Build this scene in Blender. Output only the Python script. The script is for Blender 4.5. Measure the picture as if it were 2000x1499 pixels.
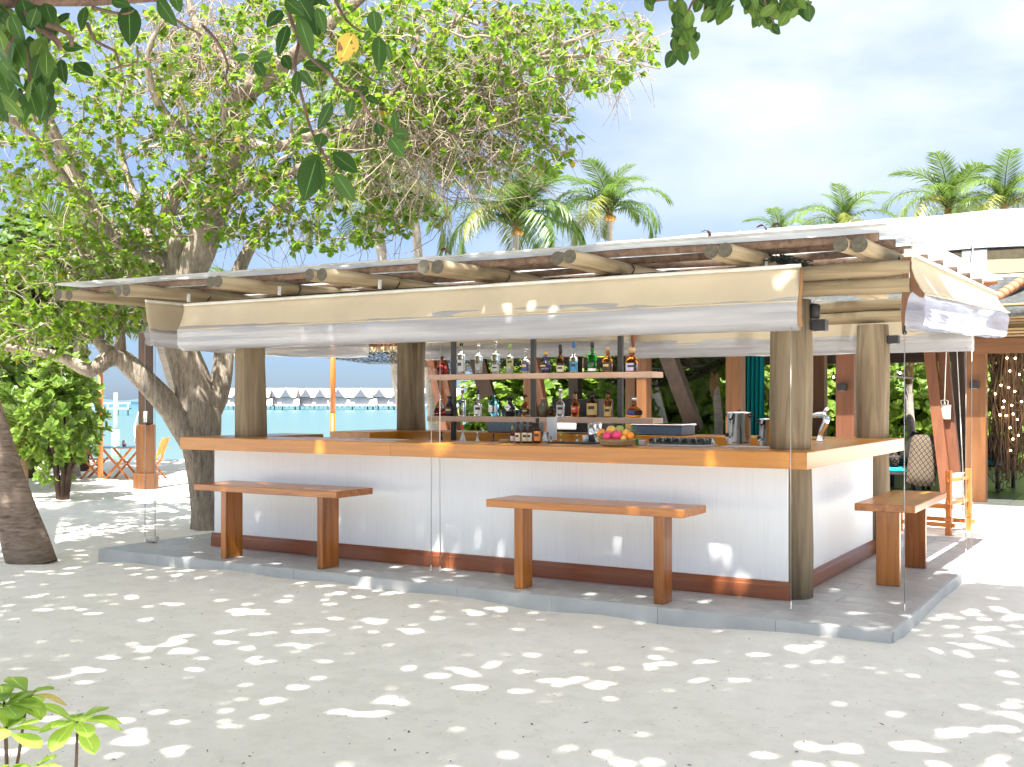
import bpy, math, random
import numpy as np
from mathutils import Vector, Matrix, Quaternion
for o in list(bpy.data.objects): bpy.data.objects.remove(o)
S = bpy.context.scene; COL = S.collection
PI = math.pi
# ---------------------------------------------------------------- camera, sky, sun, exposure
CAM = Vector((2.4421, -8.3087, 1.55)); YAW = 0.53506; FPX = 2115.2; HY = 782.3
cd = bpy.data.cameras.new('camera'); co = bpy.data.objects.new('camera', cd); COL.objects.link(co)
co.location = CAM; co.rotation_euler = (PI/2, 0, YAW)
cd.sensor_width = 36; cd.lens = FPX/2000*36; cd.shift_y = (HY-749.5)/2000; cd.clip_end = 5000; cd.clip_start = .05
S.camera = co
SUNV = Vector((.11, -.43, .885)).normalized()
w = bpy.data.worlds.new('World'); S.world = w; w.use_nodes = True
nt = w.node_tree; nt.nodes.clear()
def N(nt, t, **k):
    n = nt.nodes.new(t)
    for a, b in k.items():
        if a == 'ins':
            for i, v in b.items(): n.inputs[i].default_value = v
        else: setattr(n, a, b)
    return n
def ramp(nt, stops, interp='LINEAR'):
    n = nt.nodes.new('ShaderNodeValToRGB'); cr = n.color_ramp; cr.interpolation = interp
    while len(cr.elements) < len(stops): cr.elements.new(.5)
    for e, (p, c) in zip(cr.elements, stops):
        e.position = p; e.color = (*c, 1) if len(c) == 3 else c
    return n
sky = N(nt, 'ShaderNodeTexSky', sky_type='NISHITA', sun_disc=False)
sky.sun_elevation = math.asin(SUNV.z); sky.sun_rotation = math.atan2(SUNV.x, SUNV.y)
sky.altitude = 0; sky.air_density = 1.0; sky.dust_density = .4; sky.ozone_density = 2.0
tc = N(nt, 'ShaderNodeTexCoord')
mp = N(nt, 'ShaderNodeMapping'); mp.inputs['Scale'].default_value = (1.0, 1.0, 2.6); mp.inputs['Location'].default_value = (3.1, .4, .2)
nz = N(nt, 'ShaderNodeTexNoise', ins={'Scale': 1.7, 'Detail': 6, 'Roughness': .5, 'Distortion': .15})
cr = ramp(nt, [(.36, (.2, .2, .2)), (.66, (1, 1, 1))], 'EASE')
mixc = N(nt, 'ShaderNodeMixRGB', ins={'Color2': (5.8, 5.98, 6.15, 1)})
bg = N(nt, 'ShaderNodeBackground', ins={'Strength': .027}); out = N(nt, 'ShaderNodeOutputWorld')
L = nt.links.new
L(tc.outputs['Generated'], mp.inputs['Vector']); L(mp.outputs[0], nz.inputs['Vector']); L(nz.outputs[0], cr.inputs[0])
sepw = N(nt, 'ShaderNodeSeparateXYZ'); L(tc.outputs['Generated'], sepw.inputs[0])
mrw = N(nt, 'ShaderNodeMapRange', ins={'From Min': .03, 'From Max': .30, 'To Min': .0, 'To Max': 1.0}); L(sepw.outputs[2], mrw.inputs[0])
mlw = N(nt, 'ShaderNodeMath', operation='MULTIPLY'); L(cr.outputs[0], mlw.inputs[0]); L(mrw.outputs[0], mlw.inputs[1])
L(mlw.outputs[0], mixc.inputs['Fac']); tnt = N(nt, 'ShaderNodeMixRGB', blend_type='MULTIPLY', ins={'Fac': 1, 'Color2': (.86, .96, 1.12, 1)}); tr_ = ramp(nt, [(0, (.30, .40, .66)), (.12, (.40, .48, .66)), (.35, (.74, .81, .91))]); L(sepw.outputs[2], tr_.inputs[0]); L(tr_.outputs[0], tnt.inputs['Color2']); L(sky.outputs[0], tnt.inputs['Color1']); L(tnt.outputs[0], mixc.inputs['Color1']); L(mixc.outputs[0], bg.inputs['Color']); L(bg.outputs[0], out.inputs['Surface'])
sl = bpy.data.lights.new('sun', 'SUN'); sl.energy = 2.45; sl.angle = math.radians(.53); sl.color = (1, .965, .91)
so = bpy.data.objects.new('sun', sl); COL.objects.link(so); so.rotation_euler = SUNV.to_track_quat('Z', 'Y').to_euler(); so.location = SUNV*30
S.view_settings.view_transform = 'Standard'; S.view_settings.look = 'None'; S.view_settings.gamma = 1; S.view_settings.use_curve_mapping = False
S.view_settings.exposure = 3.12
S.cycles.max_bounces = 8; S.cycles.transparent_max_bounces = 16; S.cycles.transmission_bounces = 6; S.cycles.diffuse_bounces = 5
S.cycles.use_denoising = True; S.cycles.sample_clamp_indirect = 6; S.cycles.caustics_refractive = False; S.cycles.caustics_reflective = False

# ---------------------------------------------------------------- measuring helpers
FW = Vector((-math.sin(YAW), math.cos(YAW), 0)); RT = Vector((math.cos(YAW), math.sin(YAW), 0)); UP = Vector((0, 0, 1))
def ray(x, y): return FW + RT*((x-1000)/FPX) + UP*((HY-y)/FPX)
def cp(x, y, D): return CAM + ray(x, y)*D
def pl(x, y, ax, v):
    d = ray(x, y); return CAM + d*((v-CAM[ax])/d[ax])
# ---------------------------------------------------------------- object helpers
def unpack_name(n): return n
class MB:
    def __init__(s): s.v = []; s.f = []; s.m = []; s.sm = []
    def add(s, vs, fs, mi=0, smooth=False):
        b = len(s.v); s.v += [Vector(v) for v in vs]
        for f in fs: s.f.append(tuple(i+b for i in f)); s.m.append(mi); s.sm.append(smooth)
        return s
    def box(s, a, b, mi=0, bev=0):
        x0, y0, z0 = [min(p, q) for p, q in zip(a, b)]; x1, y1, z1 = [max(p, q) for p, q in zip(a, b)]
        if bev <= 0:
            vs = [(x0,y0,z0),(x1,y0,z0),(x1,y1,z0),(x0,y1,z0),(x0,y0,z1),(x1,y0,z1),(x1,y1,z1),(x0,y1,z1)]
            return s.add(vs, [(0,3,2,1),(4,5,6,7),(0,1,5,4),(1,2,6,5),(2,3,7,6),(3,0,4,7)], mi)
        # chamfered: 24 verts
        e = min(bev, (x1-x0)*.45, (y1-y0)*.45, (z1-z0)*.45)
        X = (x0, x1); Y = (y0, y1); Z = (z0, z1); idx = {}; vs = []
        for i in (0, 1):
            for j in (0, 1):
                for k in (0, 1):
                    dx = e if i == 0 else -e; dy = e if j == 0 else -e; dz = e if k == 0 else -e
                    for ax, p in (('x', (X[i], Y[j]+dy, Z[k]+dz)), ('y', (X[i]+dx, Y[j], Z[k]+dz)), ('z', (X[i]+dx, Y[j]+dy, Z[k]))):
                        idx[(i, j, k, ax)] = len(vs); vs.append(p)
        fs = []
        for i in (0, 1):
            q = [idx[(i, j, k, 'x')] for j, k in ((0,0),(1,0),(1,1),(0,1))]; fs.append(tuple(q if i else q[::-1]))
            q = [idx[(j, i, k, 'y')] for j, k in ((0,0),(0,1),(1,1),(1,0))]; fs.append(tuple(q if i else q[::-1]))
            q = [idx[(j, k, i, 'z')] for j, k in ((0,0),(1,0),(1,1),(0,1))]; fs.append(tuple(q if i else q[::-1]))
        for i in (0, 1):
            for j in (0, 1):
                q = [idx[(i,j,0,'x')], idx[(i,j,1,'x')], idx[(i,j,1,'y')], idx[(i,j,0,'y')]]; fs.append(tuple(q))
                q = [idx[(i,0,j,'x')], idx[(i,1,j,'x')], idx[(i,1,j,'z')], idx[(i,0,j,'z')]]; fs.append(tuple(q))
                q = [idx[(0,i,j,'y')], idx[(1,i,j,'y')], idx[(1,i,j,'z')], idx[(0,i,j,'z')]]; fs.append(tuple(q))
                for k in (0, 1): fs.append((idx[(i,j,k,'x')], idx[(i,j,k,'y')], idx[(i,j,k,'z')]))
        return s.add(vs, list(dict.fromkeys(fs)), mi)
    def obox(s, p, q, w, h, up=(0,0,1), mi=0):
        """bar of section w x h running from p to q"""
        p = Vector(p); q = Vector(q); d = (q-p).normalized(); u = Vector(up); sd = d.cross(u)
        if sd.length < 1e-4: sd = Vector((1,0,0))
        sd.normalize(); u = sd.cross(d).normalized(); vs = []
        for c in (p, q):
            for a, b in ((-1,-1),(1,-1),(1,1),(-1,1)): vs.append(c+sd*a*w/2+u*b*h/2)
        return s.add(vs, [(0,1,2,3),(7,6,5,4),(0,4,5,1),(1,5,6,2),(2,6,7,3),(3,7,4,0)], mi)
    def tube(s, pts, rad, n=8, cap=True, mi=0, smooth=True, capmi=None):
        pts = [Vector(p) for p in pts]; k = len(pts)
        rad = [rad]*k if not hasattr(rad, '__len__') else rad
        t0 = (pts[1]-pts[0]).normalized(); u = t0.orthogonal().normalized(); vs = []; pt = t0
        for i, p in enumerate(pts):
            t = (pts[min(i+1, k-1)]-pts[max(i-1, 0)])
            t = t.normalized() if t.length > 1e-9 else pt
            u = pt.rotation_difference(t) @ u; u = (u - t*u.dot(t)).normalized(); pt = t; v = t.cross(u)
            for j in range(n):
                a = 2*PI*j/n; vs.append(p+(u*math.cos(a)+v*math.sin(a))*rad[i])
        fs = [(i*n+j, i*n+(j+1) % n, (i+1)*n+(j+1) % n, (i+1)*n+j) for i in range(k-1) for j in range(n)]
        s.add(vs, fs, mi, smooth)
        if cap:
            b = len(s.v)-k*n; cm = mi if capmi is None else capmi
            s.f += [tuple(b+j for j in range(n))[::-1], tuple(b+(k-1)*n+j for j in range(n))]; s.m += [cm, cm]; s.sm += [False, False]
        return s
    def lathe(s, prof, n=16, c=(0,0,0), mi=0, sy=1, smooth=True, cap=True):
        c = Vector(c); vs = []; k = len(prof)
        for r, z in prof:
            for j in range(n):
                a = 2*PI*j/n; vs.append(c+Vector((r*math.cos(a), r*math.sin(a)*sy, z)))
        fs = [(i*n+j, i*n+(j+1) % n, (i+1)*n+(j+1) % n, (i+1)*n+j) for i in range(k-1) for j in range(n)]
        s.add(vs, fs, mi, smooth)
        if cap:
            b = len(s.v)-k*n
            if prof[0][0] > 1e-4: s.f.append(tuple(b+j for j in range(n))[::-1]); s.m.append(mi); s.sm.append(False)
            if prof[-1][0] > 1e-4: s.f.append(tuple(b+(k-1)*n+j for j in range(n))); s.m.append(mi); s.sm.append(False)
        return s
    def ball(s, c, r, n=10, mi=0, sz=1):
        pr = [(max(r*math.sin(PI*i/(n//2+1)), 1e-5), -r*sz*math.cos(PI*i/(n//2+1))) for i in range(n//2+2)]
        return s.lathe(pr, n, c, mi, cap=False)
    def grid(s, fn, nu, nv, mi=0, smooth=True, thick=None):
        vs = [Vector(fn(i/nu, j/nv)) for i in range(nu+1) for j in range(nv+1)]
        fs = [(i*(nv+1)+j, (i+1)*(nv+1)+j, (i+1)*(nv+1)+j+1, i*(nv+1)+j+1) for i in range(nu) for j in range(nv)]
        if thick is None: return s.add(vs, fs, mi, smooth)
        t = Vector(thick); n = len(vs); vs += [v+t for v in vs]
        fs = fs + [tuple(i+n for i in f[::-1]) for f in fs]
        ed = [(i*(nv+1), (i+1)*(nv+1)) for i in range(nu)] + [((i+1)*(nv+1)+nv, i*(nv+1)+nv) for i in range(nu)]
        ed += [(j+1, j) for j in range(nv)] + [(nu*(nv+1)+j, nu*(nv+1)+j+1) for j in range(nv)]
        fs += [(b, a, a+n, b+n) for a, b in ed]
        return s.add(vs, fs, mi, smooth)
    def mesh(s, name, mats, off=None):
        me = bpy.data.meshes.new(name); off = Vector(off) if off is not None else None
        me.from_pydata([tuple(v-off) if off is not None else tuple(v) for v in s.v], [], s.f)
        for m in (mats if isinstance(mats, (list, tuple)) else [mats]): me.materials.append(m)
        me.polygons.foreach_set('material_index', s.m); me.polygons.foreach_set('use_smooth', s.sm)
        me.update(); return me
    def obj(s, name, mats, parent=None, local=False, origin=None):
        """parent given: vertices are world coordinates unless local"""
        off = None
        if parent is not None and not local: off = wloc(parent)
        if origin is not None: off = Vector(origin)
        o = bpy.data.objects.new(name, s.mesh(name, mats, off)); COL.objects.link(o)
        if parent is not None: o.parent = parent
        elif origin is not None: o.location = origin
        return o
def wloc(o):
    v = Vector(o.location); p = o.parent
    while p is not None: v += p.location; p = p.parent
    return v
def tag(o, label, cat, group=None, kind=None):
    if label: o['label'] = label
    if cat: o['category'] = cat
    if group: o['group'] = group
    if kind: o['kind'] = kind
    return o
def thing(name, label, cat, loc=(0,0,0), rz=0, group=None):
    o = bpy.data.objects.new(name, None); COL.objects.link(o); o.empty_display_size = .1
    o.location = loc; o.rotation_euler = (0, 0, rz); return tag(o, label, cat, group)
def struct(o): o['kind'] = 'structure'; return o
def stuff(o): o['kind'] = 'stuff'; return o
def dup(o, loc=None, rz=None, label=None, parent=None, scale=None):
    c = o.copy(); COL.objects.link(c)
    if parent is not None: c.parent = parent
    if loc is not None: c.location = loc
    if rz is not None: c.rotation_euler = (0, 0, rz)
    if scale is not None: c.scale = (scale,)*3 if not hasattr(scale, '__len__') else scale
    if label: c['label'] = label
    for ch in list(o.children): dup(ch, parent=c)
    return c
def inst(name, me, parent, M=None):
    o = bpy.data.objects.new(name, me); COL.objects.link(o)
    if parent is not None: o.parent = parent
    if M is not None: o.matrix_local = M
    return o
def zalign(p, q, off=(0,0,0)):
    p = Vector(p); q = Vector(q); return Matrix.Translation(p-Vector(off)) @ (q-p).to_track_quat('Z', 'Y').to_matrix().to_4x4()
# ---------------------------------------------------------------- materials
def newmat(name):
    m = bpy.data.materials.new(name); m.use_nodes = True; nt = m.node_tree; b = nt.nodes['Principled BSDF']; return m, nt, b
def coords(nt, scale=(1,1,1), kind='Object'):
    t = N(nt, 'ShaderNodeTexCoord'); mp = N(nt, 'ShaderNodeMapping'); mp.inputs['Scale'].default_value = scale
    nt.links.new(t.outputs[kind], mp.inputs['Vector']); return mp.outputs[0]
def noise(nt, vec, scale, detail=4, rough=.55, dist=0):
    n = N(nt, 'ShaderNodeTexNoise', ins={'Scale': scale, 'Detail': detail, 'Roughness': rough, 'Distortion': dist}); nt.links.new(vec, n.inputs['Vector']); return n.outputs[0]
def bump(nt, b, h, strength=.3, dist=.01):
    n = N(nt, 'ShaderNodeBump', ins={'Strength': strength, 'Distance': dist}); nt.links.new(h, n.inputs['Height']); nt.links.new(n.outputs[0], b.inputs['Normal'])
def addrand(nt, fac, amt):
    oi = N(nt, 'ShaderNodeObjectInfo'); m = N(nt, 'ShaderNodeMath', operation='MULTIPLY_ADD'); m.inputs[1].default_value = amt
    nt.links.new(oi.outputs['Random'], m.inputs[0]); nt.links.new(fac, m.inputs[2]); return m.outputs[0]
def mwood(name, c1, c2, grain='Z', rough=.35, scale=1, bumps=.15, rand=.25, coat=0, contrast=(.3, .72)):
    m, nt, b = newmat(name)
    sc = {'X': (.55, 9, 9), 'Y': (9, .55, 9), 'Z': (9, 9, .55)}[grain]
    v = coords(nt, tuple(s*scale for s in sc)); n1 = noise(nt, v, 2.2, 6, .62, .8)
    f = addrand(nt, n1, rand); a = N(nt, 'ShaderNodeMath', operation='SUBTRACT'); nt.links.new(f, a.inputs[0]); a.inputs[1].default_value = rand/2
    r = ramp(nt, [(contrast[0], c1), (contrast[1], c2)]); nt.links.new(a.outputs[0], r.inputs[0]); nt.links.new(r.outputs[0], b.inputs['Base Color'])
    b.inputs['Roughness'].default_value = rough; bump(nt, b, n1, bumps, .004)
    if coat: b.inputs['Coat Weight'].default_value = coat; b.inputs['Coat Roughness'].default_value = .08
    return m
def mplain(name, c, rough=.5, metal=0, var=.12, scale=6, bumps=0, spec=.5, emit=None):
    m, nt, b = newmat(name); v = coords(nt); n = noise(nt, v, scale, 4)
    lo = tuple(max(0, x*(1-var)) for x in c); hi = tuple(min(1, x*(1+var)) for x in c)
    r = ramp(nt, [(.3, lo), (.7, hi)]); nt.links.new(n, r.inputs[0]); nt.links.new(r.outputs[0], b.inputs['Base Color'])
    b.inputs['Roughness'].default_value = rough; b.inputs['Metallic'].default_value = metal; b.inputs['Specular IOR Level'].default_value = spec
    if bumps: bump(nt, b, noise(nt, v, scale*6, 4), bumps, .004)
    if emit: b.inputs['Emission Color'].default_value = (*emit[0], 1); b.inputs['Emission Strength'].default_value = emit[1]
    return m
def mleaf(name, c1, c2, trans=.35, tcol=None, rough=.45, yellow=0, vein=False, per='island', spec=.4):
    m, nt, b = newmat(name); L = nt.links.new
    if per == 'island': g = N(nt, 'ShaderNodeNewGeometry'); rnd = g.outputs['Random Per Island']
    else: g = N(nt, 'ShaderNodeObjectInfo'); rnd = g.outputs['Random']
    st = [(0, c1), (.9, c2)] if not yellow else [(0, c1), (1-yellow-.03, c2), (1-yellow, (.32, .2, .03))]
    r = ramp(nt, st); L(rnd, r.inputs[0]); col = r.outputs[0]
    if vein:
        t = N(nt, 'ShaderNodeUVMap'); sp = N(nt, 'ShaderNodeSeparateXYZ'); L(t.outputs[0], sp.inputs[0])
        a = N(nt, 'ShaderNodeMath', operation='SUBTRACT'); a.inputs[1].default_value = .5; L(sp.outputs[0], a.inputs[0])
        ab = N(nt, 'ShaderNodeMath', operation='ABSOLUTE'); L(a.outputs[0], ab.inputs[0])
        lt = N(nt, 'ShaderNodeMapRange', ins={'From Min': .008, 'From Max': .03, 'To Min': 1, 'To Max': 0}); L(ab.outputs[0], lt.inputs[0])
        # side veins
        k = N(nt, 'ShaderNodeMath', operation='MULTIPLY_ADD'); k.inputs[1].default_value = -.55; L(ab.outputs[0], k.inputs[0]); L(sp.outputs[1], k.inputs[2])
        k2 = N(nt, 'ShaderNodeMath', operation='PINGPONG'); k2.inputs[1].default_value = .055; L(k.outputs[0], k2.inputs[0])
        k3 = N(nt, 'ShaderNodeMapRange', ins={'From Min': .0, 'From Max': .008, 'To Min': .22, 'To Max': 0}); L(k2.outputs[0], k3.inputs[0])
        mx = N(nt, 'ShaderNodeMath', operation='MAXIMUM'); L(lt.outputs[0], mx.inputs[0]); L(k3.outputs[0], mx.inputs[1])
        mc = N(nt, 'ShaderNodeMixRGB', ins={'Color2': (*[min(1, x*2.4+.015) for x in c2], 1)}); L(mx.outputs[0], mc.inputs[0]); L(col, mc.inputs[1]); col = mc.outputs[0]
    L(col, b.inputs['Base Color']); b.inputs['Roughness'].default_value = rough; b.inputs['Specular IOR Level'].default_value = spec
    tr = N(nt, 'ShaderNodeBsdfTranslucent'); ms = N(nt, 'ShaderNodeMixShader', ins={'Fac': trans})
    if tcol is None: tcol = tuple(x*2.2 for x in c2)
    hs = N(nt, 'ShaderNodeMixRGB', blend_type='MIX', ins={'Fac': .75, 'Color2': (*tcol, 1)}); L(col, hs.inputs[1]); L(hs.outputs[0], tr.inputs[0])
    o = nt.nodes['Material Output']; L(b.outputs[0], ms.inputs[1]); L(tr.outputs[0], ms.inputs[2]); L(ms.outputs[0], o.inputs['Surface'])
    return m
def mbark(name, c1, c2, sc=(9, 9, 2.2), scale=2.5, bumps=.7, rough=.9):
    m, nt, b = newmat(name); v = coords(nt, sc); n1 = noise(nt, v, scale, 8, .65, .5); n2 = noise(nt, coords(nt), 1.3, 3)
    a = N(nt, 'ShaderNodeMath', operation='MULTIPLY_ADD'); a.inputs[1].default_value = .5; nt.links.new(n2, a.inputs[0]); nt.links.new(n1, a.inputs[2])
    r = ramp(nt, [(.5, c1), (.68, tuple((p+q)/2 for p, q in zip(c1, c2))), (.9, c2)]); nt.links.new(a.outputs[0], r.inputs[0]); nt.links.new(r.outputs[0], b.inputs['Base Color'])
    b.inputs['Roughness'].default_value = rough; b.inputs['Specular IOR Level'].default_value = .2; bump(nt, b, n1, bumps, .03); return m
def mglass(name, c, rough=.02, tr=1.0, ior=1.35):
    m, nt, b = newmat(name); b.inputs['Base Color'].default_value = (*c, 1); b.inputs['Transmission Weight'].default_value = tr
    b.inputs['Roughness'].default_value = rough; b.inputs['IOR'].default_value = ior
    n = noise(nt, coords(nt), 20, 2); bump(nt, b, n, .03, .002); return m
def mfabric(name, c, trans=.3, rough=.9, var=.08, weave=220, wr=0.0):
    m, nt, b = newmat(name); L = nt.links.new; v = coords(nt); n = noise(nt, v, 1.7, 5)
    r = ramp(nt, [(.3, tuple(x*(1-var) for x in c)), (.7, tuple(min(1, x*(1+var)) for x in c))]); L(n, r.inputs[0]); L(r.outputs[0], b.inputs['Base Color'])
    b.inputs['Roughness'].default_value = rough; b.inputs['Specular IOR Level'].default_value = .2
    bump(nt, b, noise(nt, v, weave, 2), .12, .002)
    tr = N(nt, 'ShaderNodeBsdfTranslucent'); L(r.outputs[0], tr.inputs[0]); ms = N(nt, 'ShaderNodeMixShader', ins={'Fac': trans})
    L(b.outputs[0], ms.inputs[1]); L(tr.outputs[0], ms.inputs[2]); L(ms.outputs[0], nt.nodes['Material Output'].inputs['Surface']); return m
def mvinyl(name, c, alpha=.6, rough=.16):
    """clear plastic film: glossy, part see-through, milky where it is rolled"""
    m, nt, b = newmat(name); L = nt.links.new; v = coords(nt, (.25, .25, 7)); n = noise(nt, v, 3, 4)
    b.inputs['Base Color'].default_value = (*c, 1); b.inputs['Roughness'].default_value = rough; b.inputs['Specular IOR Level'].default_value = .8
    bump(nt, b, n, .25, .012)
    tr = N(nt, 'ShaderNodeBsdfTranslucent', ins={'Color': (*c, 1)}); ms = N(nt, 'ShaderNodeMixShader', ins={'Fac': .3}); L(b.outputs[0], ms.inputs[1]); L(tr.outputs[0], ms.inputs[2])
    tp = N(nt, 'ShaderNodeBsdfTransparent'); m2 = N(nt, 'ShaderNodeMixShader'); rr = ramp(nt, [(.3, (alpha-.15,)*3), (.7, (min(1, alpha+.15),)*3)]); L(n, rr.inputs[0]); L(rr.outputs[0], m2.inputs[0])
    L(tp.outputs[0], m2.inputs[1]); L(ms.outputs[0], m2.inputs[2]); L(m2.outputs[0], nt.nodes['Material Output'].inputs['Surface']); return m
M = {}
M['log'] = mwood('log wood', (.17, .125, .068), (.39, .31, .19), 'Z', .8, .8, .5, .2, contrast=(.28, .72))
M['post'] = mwood('weathered post wood', (.085, .06, .034), (.27, .205, .125), 'Z', .85, .6, .6, .15, contrast=(.3, .7))
M['logend'] = mplain('log end grain', (.085, .075, .055), .9, var=.35, scale=30)
M['purlin'] = mwood('dark purlin wood', (.09, .05, .03), (.24, .16, .11), 'X', .8, .8, .4)
for g in 'XYZ':
    M['varn'+g] = mwood('orange varnished wood '+g, (.34, .115, .006), (.50, .195, .014), g, .3, .7, .06, .15, coat=.15)
    M['bench'+g] = mwood('bench teak '+g, (.22, .064, .008), (.48, .172, .028), g, .32, .9, .08, .3, coat=.2, contrast=(.33, .68))
    M['teak'+g] = mwood('brown hardwood '+g, (.085, .032, .008), (.17, .066, .018), g, .5, .6, .15, .25)
    M['red'+g] = mwood('reddish hardwood '+g, (.085, .027, .010), (.155, .052, .020), g, .5, .6, .12, .2)
    M['dark'+g] = mwood('dark stained timber '+g, (.025, .014, .009), (.075, .04, .024), g, .55, .7, .15, .2)
    M['chair'+g] = mwood('orange garden chair wood '+g, (.38, .105, .016), (.55, .19, .035), g, .4, .8, .08, .2)
M['skirt'] = mwood('red brown skirting', (.20, .055, .018), (.32, .10, .036), 'X', .35, .6, .08, .2, coat=.3)
M['skirty'] = mwood('red brown skirting side', (.20, .055, .018), (.32, .10, .036), 'Y', .35, .6, .08, .2, coat=.3)
M['black'] = mplain('black powder coat', (.012, .012, .013), .45)
M['blackp'] = mplain('matt black plastic', (.016, .015, .015), .6)
M['steel'] = mplain('polished steel', (.72, .72, .73), .12, 1, var=.03)
M['cable'] = mplain('galvanised wire', (.38, .38, .37), .4, .6)
M['cord'] = mplain('pale cord', (.6, .58, .52), .8)
M['tan'] = mfabric('sand coloured canvas', (.60, .515, .375), .22)
M['tanin'] = mfabric('canvas end flap', (.30, .17, .08), .2)
M['white'] = mfabric('white canvas', (.78, .78, .78), .25)
M['vinyl'] = mvinyl('clear rolled vinyl', (.50, .505, .53), .74)
M['vinyl2'] = mvinyl('clear rolled vinyl blue', (.48, .53, .68), .75, .07)
rng = random.Random(7); nr = np.random.default_rng(7)
# ---------------------------------------------------------------- ground and water
def hsh(x, y): return math.sin(x*1.7+y*.6)*.5+math.sin(x*.53-y*1.31+2)*.6+math.sin(x*3.1+y*2.7+1)*.22+math.sin(x*.21+y*.17)*.8
m, nt, b = newmat('coral sand'); v = coords(nt)
n1 = noise(nt, v, .5, 4); n2 = noise(nt, v, 90, 3, .7); n3 = noise(nt, v, 5, 5, .65); n4 = noise(nt, v, 26, 2)
r = ramp(nt, [(.3, (.785, .735, .655)), (.7, (.855, .815, .745))]); nt.links.new(n1, r.inputs[0])
r2 = ramp(nt, [(.2, (.86, .85, .83)), (.55, (1, 1, 1))]); nt.links.new(n3, r2.inputs[0])
mx = N(nt, 'ShaderNodeMixRGB', blend_type='MULTIPLY', ins={'Fac': 1}); nt.links.new(r.outputs[0], mx.inputs[1]); nt.links.new(r2.outputs[0], mx.inputs[2])
r3 = ramp(nt, [(.27, (.5, .45, .38)), (.33, (1, 1, 1))]); nt.links.new(n4, r3.inputs[0])
mx2 = N(nt, 'ShaderNodeMixRGB', blend_type='MULTIPLY', ins={'Fac': .55}); nt.links.new(mx.outputs[0], mx2.inputs[1]); nt.links.new(r3.outputs[0], mx2.inputs[2])
nt.links.new(mx2.outputs[0], b.inputs['Base Color']); b.inputs['Roughness'].default_value = .95; b.inputs['Specular IOR Level'].default_value = .1
ad = N(nt, 'ShaderNodeMath', operation='MULTIPLY_ADD'); ad.inputs[1].default_value = .22; nt.links.new(n2, ad.inputs[0]); nt.links.new(n3, ad.inputs[2]); bump(nt, b, ad.outputs[0], .5, .05)
M['sand'] = m
def sand_z(x, y):
    d = Vector((x, y, 0))-CAM; D = d.dot(FW); R = d.dot(RT)
    z = -.115+.012*hsh(x*1.1, y*1.1)+.006*hsh(x*4+3, y*3.3)
    # drift against the near edge of the tiled platform
    if -7.6 < x < 1.3 and -1.3 < y < -.6: z += .018+.018*math.sin(x*1.1)+.012*math.sin(x*4.7+1)
    s = 31.0+ (0 if R < 2 else (R-2)*2.5)+.8*math.sin(R*.25)
    if D > s: z -= min(1.6, (D-s)*.085)
    elif D > s-9: z += -.05*((D-s+9)/9)
    return z
g = MB(); xs = sorted(set([round(-14+i*.22, 3) for i in range(100)]+[-4000, -900, -300, -140, -80, -50, -38, -30, -25, -21, -18, -16, 9, 10.5, 12, 15, 20, 30, 60, 140, 400, 1500])); 
ys = sorted(set([round(-9+i*.22, 3) for i in range(112)]+[-700, -200, -60, -25, -14, -11, 16.5, 18, 20, 22.5, 25, 27, 29, 31, 33, 36, 40, 46, 54, 70, 100, 180, 400, 1200, 4000]))
vs = [(x, y, sand_z(x, y)) for x in xs for y in ys]; ny = len(ys)
g.add(vs, [(i*ny+j, (i+1)*ny+j, (i+1)*ny+j+1, i*ny+j+1) for i in range(len(xs)-1) for j in range(ny-1)], 0, True)
struct(g.obj('sand', M['sand']))
m, nt, b = newmat('lagoon water'); v = coords(nt, (1, 1, 1)); cdn = N(nt, 'ShaderNodeSeparateXYZ')
rot = N(nt, 'ShaderNodeMapping'); rot.inputs['Rotation'].default_value = (0, 0, -YAW); nt.links.new(v, rot.inputs['Vector']); nt.links.new(rot.outputs[0], cdn.inputs[0])
mr = N(nt, 'ShaderNodeMapRange', ins={'From Min': 20, 'From Max': 900}); nt.links.new(cdn.outputs[1], mr.inputs[0])
r = ramp(nt, [(0, (.10, .155, .143)), (.04, (.075, .138, .130)), (.25, (.055, .135, .145)), (.5, (.03, .115, .165)), (.8, (.012, .045, .09))]); nt.links.new(mr.outputs[0], r.inputs[0]); nt.links.new(r.outputs[0], b.inputs['Base Color'])
b.inputs['Roughness'].default_value = .3; b.inputs['Specular IOR Level'].default_value = .2
bump(nt, b, noise(nt, coords(nt, (1.2, 2.2, 1)), 1.1, 5), .25, .08); M['sea'] = m
g = MB(); cs = [cp(1000, HY, 0)+RT*a+FW*c for a, c in ((-3800, 12), (3800, 12), (3800, 4500), (-3800, 4500))]
g.add([(p.x, p.y, -.55) for p in cs], [(0, 1, 2, 3)]); struct(g.obj('sea', M['sea']))
# low far islet on the horizon
g = MB(); c0 = cp(245, HY, 1500)
def isl(u, t):
    p = c0+RT*((u-.5)*260)+FW*((t-.5)*60); h = 5.5*math.sin(PI*u)**.5*math.sin(PI*t)*(.7+.3*math.sin(u*23)) if 0 < u < 1 else 0
    return (p.x, p.y, -1+max(h, 0))
g.grid(isl, 24, 6); o = struct(g.obj('far_island', mplain('far island green', (.05, .10, .12), .9)))
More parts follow.
